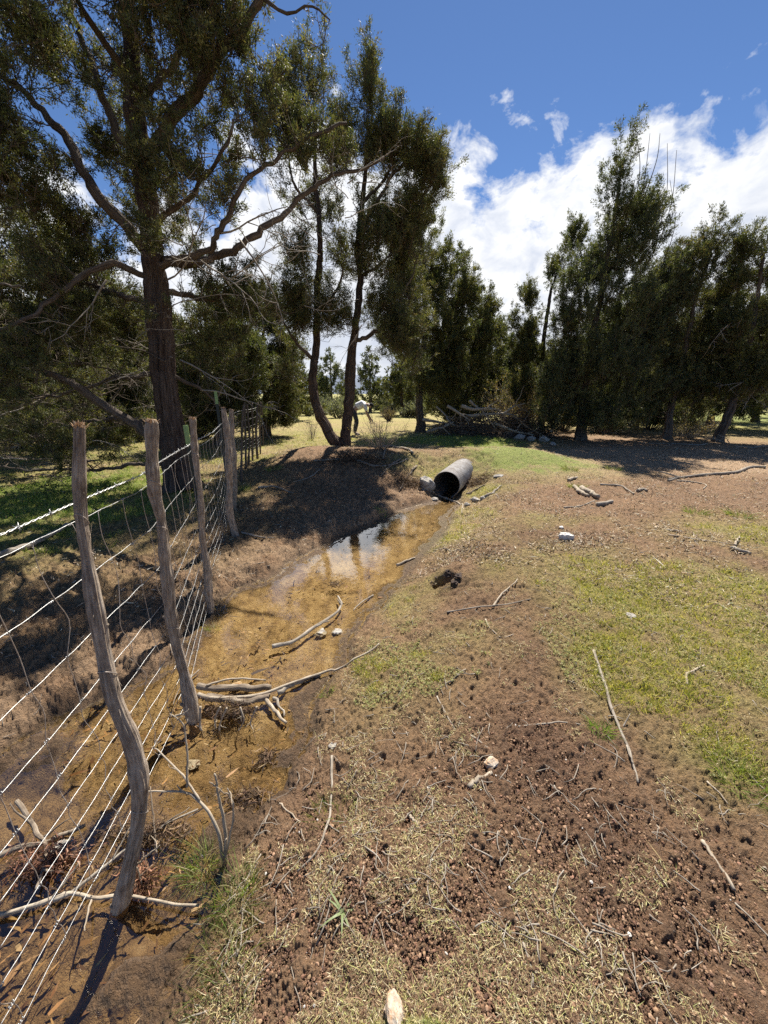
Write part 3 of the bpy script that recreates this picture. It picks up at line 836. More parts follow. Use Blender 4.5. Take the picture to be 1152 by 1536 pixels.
# 1 the big juniper at the left
b1 = np.append(A(275, 735, 5.9)[:2], 0); b1[2] = hz(b1[0], b1[1]) - .05
Y1 = 5.9
def LM(*p): return [A(a, b, c) for a, b, c in p]
t1 = [([b1, A(262, 670, 5.9), A(250, 590, 5.9), A(241, 500, 5.9), A(232, 400, 5.9), A(222, 300, 5.9), A(208, 180, 5.95), A(196, 80, 6.0), A(186, -40, 6.0), A(180, -140, 6.0)], .20, .06),
      (LM((222, 230, 5.9), (252, 180, 5.8), (285, 145, 5.6), (322, 104, 5.5), (362, 52, 5.4), (395, -2, 5.3), (420, -60, 5.2)), .085, .03),
      (LM((240, 395, 5.9), (300, 388, 5.8), (368, 366, 5.7), (430, 322, 5.8), (500, 280, 6.0), (576, 236, 6.2)), .065, .018),
      (LM((236, 400, 5.9), (300, 375, 5.6), (345, 335, 5.5), (385, 270, 5.5), (445, 230, 5.6), (520, 185, 5.8)), .05, .015),
      (LM((220, 370, 5.9), (165, 315, 5.8), (120, 255, 5.7), (92, 200, 5.7), (50, 155, 5.6), (0, 112, 5.5), (-60, 80, 5.4)), .085, .02),
      (LM((235, 410, 5.9), (170, 397, 5.6), (100, 425, 5.3), (40, 470, 5.0), (-40, 500, 4.8)), .05, .015),
      (LM((262, 680, 5.9), (213, 643, 5.8), (167, 608, 5.7), (118, 577, 5.5), (83, 556, 5.4), (40, 535, 5.3), (-30, 500, 5.2)), .085, .03),
      (LM((212, 260, 5.9), (165, 160, 6.1), (130, 70, 6.3), (100, -30, 6.5)), .06, .02),
      (LM((232, 460, 5.9), (150, 435, 6.4), (60, 440, 6.8), (-20, 430, 7.0)), .05, .015),
      (LM((250, 640, 5.9), (180, 630, 6.3), (90, 640, 6.8), (-10, 655, 7.2)), .05, .015),
      (LM((247, 560, 5.9), (180, 560, 6.3), (90, 590, 6.6), (10, 600, 6.8)), .045, .012),
      (LM((252, 560, 5.9), (300, 585, 6.2), (330, 610, 6.5)), .035, .012),
      (LM((206, 150, 5.95), (260, 90, 6.3), (290, 20, 6.6), (300, -60, 6.8)), .05, .015),
      (LM((240, 440, 5.9), (300, 450, 6.4), (370, 440, 6.8), (430, 470, 7.2)), .045, .012),
      (LM((200, 120, 5.95), (130, 20, 5.4), (90, -60, 5.0)), .05, .015),
      (LM((255, 690, 5.9), (150, 690, 6.2), (40, 700, 6.2), (-60, 700, 6.0)), .035, .012),
      (LM((230, 330, 5.9), (290, 290, 5.6), (330, 250, 5.3), (350, 180, 5.1)), .04, .012),
      (LM((395, -2, 5.3), (430, 22, 5.3), (470, 12, 5.3), (495, 30, 5.3)), .02, .006)]
c1 = [B(40, 40, 5.6, 85), B(130, 30, 6.0, 85), B(60, 170, 5.6, 75), B(210, 60, 6.2, 70), B(290, 60, 5.8, 65), B(330, 150, 5.5, 60), B(150, 190, 6.2, 65), B(400, 130, 5.5, 55),
      B(440, 185, 5.8, 55), B(300, 250, 5.4, 60), B(380, 220, 5.6, 50), B(330, 390, 6.4, 60, .7), B(395, 440, 7.0, 55), B(20, 300, 5.5, 55, .7), B(100, 320, 5.9, 55, .6), B(40, 420, 5.3, 70),
      B(120, 430, 6.2, 70), B(30, 520, 5.2, 80, 1.1), B(140, 530, 6.6, 80), B(190, 470, 6.5, 45), B(330, 500, 7.2, 60), B(470, 20, 5.3, 26, 1.2), B(395, 30, 5.3, 30, 1), B(510, 210, 6, 35), B(50, 620, 7, 70, .6), B(220, 290, 6.6, 60, .6),
      B(228, 250, 5.6, 32, .8), B(242, 350, 5.5, 30, .7), B(215, 150, 5.6, 30, .8), B(240, 470, 5.5, 32, .6), B(110, 640, 6.2, 70, .8), B(10, 600, 5.8, 60, .8), B(180, 610, 6.6, 45, .7), B(300, 560, 6.6, 40, .6), B(350, 90, 5.4, 40), B(-80, 200, 5.2, 110), B(-60, 450, 5, 110), B(120, -120, 5.6, 150), B(290, -110, 5.8, 120), B(300, 330, 6.6, 40, .6), B(250, 30, 5.2, 60), B(10, 230, 5, 60), B(320, 20, 5.4, 50)]
big = tree('juniper_tree', 'tall shaggy juniper with the thickest reddish trunk, behind the fence posts', b1, t1, c1, 2350, 1, 'olive', 'bark_red', leaf=(.038, .0105), nper=16, tufts=9, gap=.37, gf=1.5, dead=.2, twr=.9, tuft_spread=.17, plume=1.0, gap2=.52)
# its bare dead lower branches
def deadwood(parent, seed, lst, L, r, mat='dead', name='dead_branch', n_side=4):
    g = np.random.default_rng(seed)
    for l in lst:
        P, R = bare_sprays(g, [l[0]], [l[1]], L, n_side, r)
        ac = Acc(); ac.tube(P, R, 4); ac.build(name, M[mat], parent)
g_ = np.random.default_rng(44)
deadwood(big, 44, [(A(x, y, Y), (sx, sy, sz)) for x, y, Y, sx, sy, sz in [(180, 630, 6.3, -1, .2, -.2), (90, 640, 6.8, -1, -.2, -.3), (60, 600, 6.6, -1, -.1, -.3), (150, 690, 6.2, -1, 0, 0), (40, 690, 6.2, -1, 0, -.1), (120, 650, 6.6, -1, .5, -.4), (320, 440, 6.3, 1, -.4, .2), (330, 350, 5.5, 1, -.4, .2), (300, 390, 5.6, 1, -.5, -.4), (360, 360, 5.6, .7, -.3, -.7), (250, 420, 5.8, 1, -.5, -.2), (270, 540, 5.9, 1, -.2, -.4), (100, 430, 5.5, -.6, -.3, -.8), (160, 420, 5.6, -.4, -.2, -.9), (300, 585, 6.2, .8, .2, -.1)]], 1.15, .014)

gd = np.random.default_rng(45); dl = []
for _ in range(46):
    x, y = gd.uniform(-20, 260), gd.uniform(440, 715); Y = gd.uniform(5.6, 7.6); dl.append((A(x, y, Y), (gd.choice([-1, 1]), gd.normal(0, .3), gd.normal(-.1, .3))))
deadwood(big, 46, dl[:24], .9, .010, 'twig', n_side=5); deadwood(big, 48, dl[24:], .8, .008, 'dead', n_side=5)
dl = []
for _ in range(30):
    x, y = gd.uniform(250, 560), gd.uniform(230, 520); Y = gd.uniform(5.3, 6.6); dl.append((A(x, y, Y), (gd.choice([-1, 1]), gd.normal(0, .3), gd.normal(-.1, .6))))
deadwood(big, 47, dl, .55, .007, 'dead', n_side=4)

# 2 forked juniper
f0 = np.append(A(518, 684, 9.6)[:2], 0); f0[2] = hz(f0[0], f0[1]) - .08
Y2 = 9.6
t2 = [([f0, A(520, 660, 9.6), A(526, 620, 9.6), A(527, 560, 9.6), A(533, 500, 9.6), A(540, 430, 9.6), A(538, 370, 9.6), A(545, 300, 9.6), A(556, 200, 9.6), A(566, 110, 9.6)], .15, .02),
      ([f0 + [-.02, 0, .12], A(497, 655, 9.55), A(480, 620, 9.5), A(471, 580, 9.5), A(474, 520, 9.5), A(478, 440, 9.5), A(479, 380, 9.4), A(474, 290, 9.4), A(470, 190, 9.4), A(466, 100, 9.4)], .15, .02),
      (LM((476, 545, 9.5), (445, 515, 9.3), (420, 470, 9.2), (412, 430, 9.1)), .05, .012),
      (LM((535, 510, 9.6), (575, 480, 9.6), (610, 430, 9.7), (625, 390, 9.8)), .055, .012),
      (LM((542, 340, 9.6), (585, 275, 9.5), (625, 220, 9.4), (650, 175, 9.3)), .05, .012),
      (LM((478, 470, 9.4), (505, 420, 9.2), (510, 350, 9.1)), .04, .012),
      
      (LM((545, 300, 9.6), (590, 240, 9.9), (610, 160, 10)), .04, .01),
      (LM((476, 320, 9.4), (440, 270, 9.2), (430, 200, 9.1)), .04, .01),
      (LM((540, 420, 9.6), (590, 380, 10.0), (600, 320, 10.2)), .04, .01)]
c2 = [B(463, 75, 9.4, 34, 1.4), B(440, 130, 9.3, 44, 1.2), B(500, 160, 9.4, 40, .9), B(562, 85, 9.6, 34, 1.3), B(585, 165, 9.6, 42), B(632, 175, 9.4, 30, 1.4), B(630, 225, 9.4, 34, 1.2), B(560, 230, 9.6, 45), B(600, 280, 9.8, 45, 1.0),
      B(480, 260, 9.4, 45, .8), B(430, 310, 9.2, 38, .6), B(520, 320, 9.3, 42, .8), B(560, 340, 9.4, 38, .8), B(470, 360, 9.3, 34, .8), B(540, 460, 9.6, 26, .5), B(455, 420, 9.3, 30, .7), B(600, 350, 10, 42, 1), B(430, 420, 9.2, 38, .9), B(500, 430, 9.3, 35, .5), B(580, 430, 9.8, 42, .9), B(430, 490, 9.2, 35, 1), B(600, 460, 9.6, 36, 1), B(612, 490, 9.5, 26, .6), B(445, 250, 9.2, 30, .8), B(610, 400, 10, 34, 1)]
tree('juniper_tree', 'juniper forked at the ground into two bare stems, standing on the mound', f0, t2, c2, 1450, 2, 'olive', 'bark_red', leaf=(.046, .0125), nper=16, tufts=9, gap2=.53, drop=.42, gap=.32, gf=1.3, dead=.12, tuft_spread=.24, trunk_n=2)

# 3 cone juniper past the mound
def simple(name, label, px, py, Y, pts, blobs, ncl, seed, cols, r0=.15, bark='bark', **kw):
    ncl = int(ncl * 1.1)
    b = A(px, py, Y); b[2] = hz(b[0], b[1]) - .05
    lm = [([b] + [A(*p) for p in pts], r0, .02)]
    for L in kw.pop('limbs', []): lm.append((LM(*L), r0 * .35, .01))
    return tree(name, label, b, lm, blobs, ncl, seed, cols, bark, **kw)
simple('juniper_tree', 'dense cone shaped juniper with a straight trunk, left of the brush pile', 631, 650, 14.8, [(631, 600, 14.8), (636, 520, 14.8), (640, 430, 14.8), (630, 350, 14.8), (622, 300, 14.8)],
       [B(618, 305, 14.8, 22, 1.4), B(612, 350, 14.8, 30), B(650, 365, 15, 34), B(620, 410, 14.8, 40), B(675, 410, 15, 45), B(700, 435, 15, 40), B(715, 480, 15.2, 40), B(738, 500, 15.4, 26, 1.3), B(650, 480, 14.6, 48), B(600, 480, 14.6, 34), B(700, 530, 15, 45), B(640, 545, 14.6, 34), B(690, 560, 15.2, 30), B(735, 545, 15.4, 24), B(665, 530, 16, 55, 1.2), B(690, 380, 15.2, 25)],
       950, 3, 'mid', .15, leaf=(.078, .021), nper=13, tufts=9, gap=.26, gf=1.2, tuft_spread=.26, gap2=.45, drop=.25)
simple('juniper_tree', 'dark low juniper behind the brush pile, between the cone juniper and the tan bush', 690, 628, 19, [(692, 580, 19), (700, 500, 19), (705, 440, 19)],
       [B(690, 560, 19, 40, 1.0), B(730, 550, 19, 35), B(660, 590, 19, 30), B(710, 500, 19, 40), B(745, 510, 19, 22), B(700, 610, 18.5, 40, 1.2), B(740, 590, 19, 30)], 420, 4, 'dark', .18, leaf=(.13, .036), nper=8, tufts=8, gap=.15, tuft_spread=.3)

# right group
simple('juniper_tree', 'tallest dark pointed juniper of the right hand grove', 872, 657, 12.7, [(878, 600, 12.7), (888, 520, 12.7), (905, 420, 12.7), (925, 300, 12.7), (941, 200, 12.7)],
       [B(940, 205, 12.7, 10, 2.2, 2.6), B(936, 250, 12.7, 24, 1.5), B(928, 300, 12.7, 36), B(915, 290, 12.7, 26), B(960, 300, 12.7, 26), B(945, 350, 12.7, 45), B(905, 370, 12.7, 42), B(985, 320, 12.9, 18, 1.4, 1.8), B(985, 390, 13, 34), B(880, 340, 12.6, 16, 1.4, 2.0), B(868, 400, 12.5, 26),
        B(925, 440, 12.7, 60), B(870, 470, 12.5, 45), B(970, 460, 12.9, 50), B(900, 530, 12.5, 65), B(850, 550, 12.3, 40), B(960, 550, 12.8, 55), B(900, 600, 12.6, 45), B(830, 590, 12.2, 25, .8), B(995, 440, 13, 22), B(840, 615, 12.6, 24, .9), B(925, 620, 12.9, 26, .8), B(970, 600, 13, 26, .8)],
       1250, 5, 'dark', .14, leaf=(.064, .0165), nper=14, tufts=9, gap=.36, gf=1.5, tuft_spread=.24, plume=2.0, crown=.84, gap2=.46, drop=.20,
       whips=[[A(955, 330, 12.7), A(968, 260, 12.7), A(975, 200, 12.7)], [A(950, 320, 12.6), A(960, 250, 12.6), A(952, 190, 12.6)], [A(985, 360, 12.8), A(1000, 290, 12.8), A(1001, 215, 12.8)], [A(990, 360, 12.9), A(1008, 300, 12.9), A(1015, 225, 12.9)], [A(985, 420, 12.9), A(1012, 340, 12.9), A(1005, 270, 12.9)], [A(965, 300, 12.6), A(985, 240, 12.6), A(990, 200, 12.6)]])
simple('juniper_tree', 'ragged juniper with several thin spires beside the tallest one', 812, 648, 14.5, [(815, 600, 14.5), (818, 520, 14.5), (828, 440, 14.5), (832, 400, 14.5)],
       [B(800, 430, 14.5, 12, 1.6, 2.2), B(835, 400, 14.5, 12, 1.6, 2.4), B(862, 330, 14.3, 11, 1.6, 2.6), B(818, 440, 14.6, 14, 1.2, 1.5), B(850, 390, 14.3, 20), B(800, 480, 14.5, 26), B(835, 470, 14.5, 34), B(790, 520, 14.3, 22), B(820, 540, 14.5, 45), B(785, 570, 14.3, 22), B(830, 600, 14.3, 34), B(780, 470, 14.6, 12)],
       520, 6, 'mid', .11, leaf=(.066, .017), nper=14, tufts=8, gap=.36, gf=1.5, tuft_spread=.22, plume=2.0, crown=.84, gap2=.46, drop=.20)
simple('juniper_tree', 'olive juniper on a slanting trunk, second trunk from the right edge', 1000, 656, 13.0, [(1010, 610, 13), (1024, 560, 13), (1040, 480, 13), (1062, 400, 13), (1080, 325, 13)],
       [B(1080, 325, 13, 12, 1.8, 2.2), B(1070, 365, 13, 26), B(1035, 370, 13, 26), B(1050, 420, 13, 40), B(1020, 430, 13.2, 36), B(1060, 490, 13, 46), B(1010, 510, 13, 42), B(1040, 555, 13, 40), B(1000, 570, 13.2, 34, .8), B(1040, 600, 13.4, 26, .7), B(1085, 430, 13.2, 30)],
       720, 7, 'olive', .115, leaf=(.064, .0165), nper=14, tufts=9, gap=.38, gf=1.5, tuft_spread=.24, plume=1.8, crown=.84, gap2=.46, drop=.20)
simple('juniper_tree', 'grey trunked juniper leaning out of the picture with dead limbs at its foot', 1076, 660, 12.2, [(1092, 610, 12.2), (1108, 560, 12.2), (1124, 480, 12.2), (1138, 400, 12.2), (1150, 330, 12.2)],
       [B(1128, 350, 12.4, 16, 1.5, 2), B(1155, 345, 12.4, 18, 1.3, 1.6), B(1140, 400, 12.3, 34), B(1110, 410, 12.4, 24), B(1150, 470, 12.2, 50), B(1105, 480, 12.2, 36), B(1130, 545, 12.2, 48), B(1180, 540, 12.2, 50), B(1200, 430, 12.2, 50), B(1090, 555, 12.4, 28, .6)],
       760, 8, 'mid', .13, bark='bark', leaf=(.064, .016), nper=14, tufts=9, gap=.38, gf=1.5, tuft_spread=.24, plume=1.8, crown=.84, gap2=.46, drop=.20, dead=.1)
for i, (px, Y, top, cols, lab) in enumerate([(950, 17.5, 420, 'dark', 'shaded juniper at the back of the right hand grove, behind the tallest one'), (1065, 18, 430, 'dark', 'shaded juniper at the back of the right hand grove, near the right edge'),
                                             (1190, 16, 380, 'dark', 'shaded juniper cut by the right edge at the back of the grove'), (770, 20, 500, 'mid', 'small juniper behind the tan bush')]):
    hh = 620 - top
    simple('juniper_tree', lab, px, 640, Y, [(px + 2, 600, Y), (px + 6, (620 + top) / 2, Y), (px + 8, top, Y)],
           [B(px + 8, top + 15, Y, 18, 1.2), B(px, top + hh * .3, Y, hh * .24), B(px + 20, top + hh * .5, Y, hh * .3), B(px - 20, top + hh * .6, Y, hh * .3), B(px, top + hh * .78, Y, hh * .34)], 380, 20 + i, cols, .16, leaf=(.13, .036), nper=8, tufts=8, gap=.15, tuft_spread=.3)

# left back group
for i, (px, Y, top, wd, cols, n, lab) in enumerate([
        (60, 9.5, 330, 95, 'olive', 460, 'shaded juniper behind the fence, farthest left of the trees beyond the big one'),
        (-70, 8.2, 250, 110, 'olive', 350, 'juniper cut by the left edge of the view'),
        (165, 12.5, 430, 70, 'dark', 420, 'dark juniper seen just left of the big trunk'),
        (330, 11.2, 440, 62, 'dark', 560, 'dark juniper seen just right of the big trunk, above the far fence posts'),
        (398, 13.5, 455, 48, 'olive', 480, 'olive juniper over the far end of the fence, beside the forked tree')]):
    hh = 640 - top
    simple('juniper_tree', lab, px, 655, Y, [(px + 2, 600, Y), (px - 4, (620 + top) / 2, Y), (px + 3, top, Y)],
           [B(px, top + hh * .1, Y, wd * .4, 1.2), B(px - wd * .4, top + hh * .33, Y, wd * .6), B(px + wd * .4, top + hh * .36, Y, wd * .6), B(px - wd * .4, top + hh * .62, Y, wd * .6), B(px + wd * .35, top + hh * .62, Y, wd * .62), B(px, top + hh * .5, Y, wd * .5), B(px - wd * .3, top + hh * .86, Y, wd * .5), B(px + wd * .4, top + hh * .85, Y, wd * .5)],
           int(n * 1.2), 30 + i, cols, .15, leaf=(.085, .022) if Y > 9 else (.065, .016), nper=9, tufts=8, gap=.26, gf=1.1, tuft_spread=.27, dead=.08)

for i, (px, Y, top, wd, cols, n, lab) in enumerate([
        (110, 17, 470, 75, 'dark', 380, 'low shaded juniper far behind the fence, between the two left trees'), (235, 16, 470, 60, 'dark', 360, 'juniper hidden behind the big trunk'), (300, 20, 490, 55, 'mid', 320, 'juniper behind the dark one right of the big trunk'),
        (10, 14, 440, 80, 'mid', 380, 'broad low juniper at the left edge behind the dead boughs'), (900, 22, 470, 60, 'dark', 320, 'juniper filling the back of the grove left of centre'), (1020, 22, 480, 60, 'dark', 320, 'juniper filling the back of the grove right of centre'), (1130, 21, 470, 60, 'dark', 320, 'juniper filling the back of the grove at the right edge')]):
    hh = 630 - top
    simple('juniper_tree', lab, px, 642, Y, [(px + 2, 600, Y), (px - 4, (620 + top) / 2, Y), (px + 3, top, Y)],
           [B(px, top + hh * .15, Y, wd * .45, 1.1), B(px - wd * .35, top + hh * .45, Y, wd * .6), B(px + wd * .35, top + hh * .45, Y, wd * .6), B(px - wd * .45, top + hh * .78, Y, wd * .6), B(px + wd * .45, top + hh * .78, Y, wd * .6)],
           n, 50 + i, cols, .15, leaf=(.13, .036), nper=8, tufts=8, gap=.15, gf=1.1, tuft_spread=.32)

# junipers of the meadow and beyond: prototypes copied
def proto(seed, cols, hgt, rad, trunk_h):
    g = np.random.default_rng(seed)
    b = np.array([0., 0., 0.])
    bl = []
    for k in range(7):
        f = k / 6; z = trunk_h + (hgt - trunk_h) * (f * .92 + .05); rr = rad * (1 - f) ** .6 * .8 + .2
        for j in range(2): bl.append((np.array([g.normal(0, rad * .25 * (1 - f)), g.normal(0, rad * .25 * (1 - f)), z]), (rr, rr, rr * .75), 1))
    return tree('far_juniper', 'x', b, [([(0, 0, -.1), (.05, 0, hgt * .3), (0, .08, hgt * .6), (.03, 0, hgt * .95)], .16, .03)], bl, 130, seed, cols, 'bark', leaf=(.17, .085), nper=6, tufts=6, gap=.18, tuft_spread=.42, twr=1.4)
def copy_tree(o, loc, rz, s):
    c = o.copy(); COL.objects.link(c); c.location = loc; c.rotation_euler = (0, 0, rz); c.scale = (s, s, s)
    for ch in list(o.children):
        d = ch.copy(); COL.objects.link(d); d.parent = c
    return c
pr = [proto(61, 'mid', 5.2, 1.6, 1.0), proto(62, 'olive', 4.6, 1.9, .8), proto(63, 'dark', 6.0, 1.7, 1.1)]
spots = [(443, 22, 0, .78, 'small bushy juniper standing alone in the meadow beside the fence line'), (555, 31, 2, .8, None), (603, 27, 0, .85, None)]
gg = np.random.default_rng(70)
far = []
for px, Y, k, s, lab in spots: far.append((px, Y, k, s, lab))
for i in range(34):
    Y = gg.uniform(42, 110); px = gg.uniform(-60, 1220)
    far.append((px, Y, int(gg.integers(0, 3)), gg.uniform(.8, 1.35), 'far'))
for px, Y in [(250, 30), (140, 34), (30, 26), (345, 40), (500, 48), (650, 38), (860, 26), (980, 30), (1110, 34), (1180, 24), (760, 34)]:
    far.append((px, Y, int(gg.integers(0, 3)), gg.uniform(.9, 1.2), 'far'))
used = [False] * 3
names = {0: 'thin trunked juniper in the meadow seen just right of the crouching person', 1: 'thin trunked juniper in the meadow between the forked tree and the cone juniper'}
ni = 0
for px, Y, k, s, lab in far:
    d = ray(px, 640); x = d[0] / d[1] * Y; z = hz(x, Y) - .05
    if not used[k]:
        o = pr[k]; o.location = (x, Y, z); o.scale = (s, s, s); used[k] = True
        for ch in o.children: ch.location = (0, 0, 0)
        rz = 0
    else: o = copy_tree(pr[k], (x, Y, z), gg.uniform(0, 6.28), s)
    if 'group' in o: del o['group']
    if lab == 'far': tag(o, 'small dark juniper of the scattered woods beyond the meadow', 'tree', 'junipers scattered beyond the meadow')
    elif lab is None: tag(o, names[ni], 'tree'); ni += 1
    else: tag(o, lab, 'tree')

# ------------------------------------------------------------------ shrubs
def shrub(name, label, c, rx, rz, n, seed, cols, leaves=True, group=None, stem=.006, nper=6, leaf=(.05, .02), mat='dead', cat='shrub', lean=1.0):
    g = np.random.default_rng(seed)
    root = empty(name, c, label, cat, group)
    K = 7; a = g.uniform(0, 6.28, n); rad = g.random(n) ** .6 * rx
    e = np.stack([np.cos(a) * rad, np.sin(a) * rad, rz * (1 - .45 * (rad / rx) ** 2) * g.uniform(.6, 1.05, n)], 1)
    s = np.stack([np.cos(a) * rad * .18, np.sin(a) * rad * .18, np.full(n, -.03)], 1)
    P = np.zeros((n, K, 3))
    for i in range(K):
        f = i / (K - 1); P[:, i] = s + (e - s) * np.array([f ** 1.3, f ** 1.3, f])[None] if False else s + (e - s) * f
        P[:, i, :2] = s[:, :2] + (e - s)[:, :2] * f ** 1.4
        P[:, i] += g.normal(0, .025 * rx, (n, 3)) * f
    ac = Acc(); ac.tube(P + np.array(c), np.linspace(1, .35, K)[None] * g.uniform(.6, 1.2, (n, 1)) * stem, 4)
    # side twigs
    m = n * 4; i0 = g.integers(0, n, m); k0 = g.integers(2, K, m); s2 = P[i0, k0]
    d2 = unit(g.normal(0, .6, (m, 3)) + unit(s2) + [0, 0, .4]); l2 = g.uniform(.1, .3, m) * rx
    P2 = np.stack([s2, s2 + d2 * l2[:, None] * .5 + g.normal(0, .015, (m, 3)), s2 + d2 * l2[:, None]], 1)
    ac.tube(P2 + np.array(c), np.stack([np.full(m, .55), np.full(m, .4), np.full(m, .25)], 1) * stem, 3)
    ac.build('stems', M[mat], root)
    if leaves:
        V, Q, C = foliage(g, np.concatenate([P2[:, 2], P2[:, 1]]) + np.array(c), unit(np.concatenate([d2, d2])), nper, leaf[0], leaf[1], LEAFCOL[cols], size=.06)
        mesh_np('leaves', V, Q, M['leaf'], root, col=C)
    return root
c = A(782, 640, 15.2); c[2] = hz(c[0], c[1])
shrub('bush', 'rounded tan and olive leafless-looking bush rising behind the brush pile', c, 1.75, 2.3, 260, 81, 'tan', stem=.011, nper=5, leaf=(.06, .028), cat='bush')
c = A(583, 638, 21); c[2] = hz(c[0], c[1])
shrub('dead_shrub', 'small dark twiggy shrub alone in the meadow between the two junipers', c, .5, .75, 90, 82, 'tan', stem=.010, nper=2, leaf=(.03, .012), mat='twig')
c = ground_pt(565, 676)
shrub('dead_shrub', 'pale bare twigs tangled at the foot of the forked juniper', c + np.array([.1, .3, 0]), .75, .75, 60, 83, 'tan', stem=.006, nper=1, leaf=(.03, .012), mat='dead_pale')
c = ground_pt(455, 668)
shrub('dead_shrub', 'thin bare branches sticking up left of the forked stems', c + np.array([0, 1.5, 0]), .6, .9, 22, 84, 'tan', leaves=False, stem=.006, mat='dead')
c = ground_pt(1050, 660)
shrub('undergrowth_shrub', 'brownish undergrowth between the two slanting trunks on the right', c + np.array([0, .6, 0]), .9, .8, 80, 85, 'tan', stem=.007, nper=3, leaf=(.05, .02))
c = ground_pt(935, 655)
shrub('undergrowth_shrub', 'low leafy undergrowth right of the tallest juniper trunk', c + np.array([0, .9, 0]), 1.0, .75, 90, 86, 'mid', stem=.007, nper=5, leaf=(.05, .02))
for i, (x, Y, w_, l) in enumerate([(905, 15.5, 1.2, 'leafy dark thicket behind the tallest juniper trunk'), (975, 16.5, 1.1, 'leafy dark thicket behind the gap between the right trunks'), (845, 16, 1.2, 'thicket right of the tan bush'), (690, 16.5, 1.3, 'dark thicket behind the left end of the brush pile'), (20, 10.5, 1.1, 'shaded thicket behind the fence at the far left'), (120, 11.5, 1.1, 'shaded thicket behind the near stave'), (200, 12.5, 1.1, 'shaded thicket just left of the big trunk'), (300, 13, .9, 'shaded thicket right of the big trunk')]):
    c = A(x, 640, Y); c[2] = hz(c[0], c[1]); shrub('thicket', l, c, w_, w_ * 1.1, 120, 300 + i, 'mid', stem=.009, nper=9, leaf=(.085, .03), mat='twig')
c = ground_pt(360, 740)
sb = shrub('sagebrush', 'x', np.zeros(3), .55, .7, 60, 87, 'sage', stem=.010, nper=5, leaf=(.075, .035))
first = True
for i in range(95):
    Y = gg.uniform(23, 62); px = gg.uniform(395, 660) if i < 62 else gg.uniform(-20, 1180)
    if Y < 32 and i >= 62: Y += 12
    d = ray(px, 640); x = d[0] / d[1] * Y
    loc = (x, Y, hz(x, Y) - .03); s = gg.uniform(.7, 1.7)
    if first: o = sb; o.location = loc; o.scale = (s, s, s); first = False
    else: o = copy_tree(sb, loc, gg.uniform(0, 6.28), s)
    tag(o, 'grey green sagebrush of the belt across the far meadow', 'shrub', 'sagebrush across the far meadow')

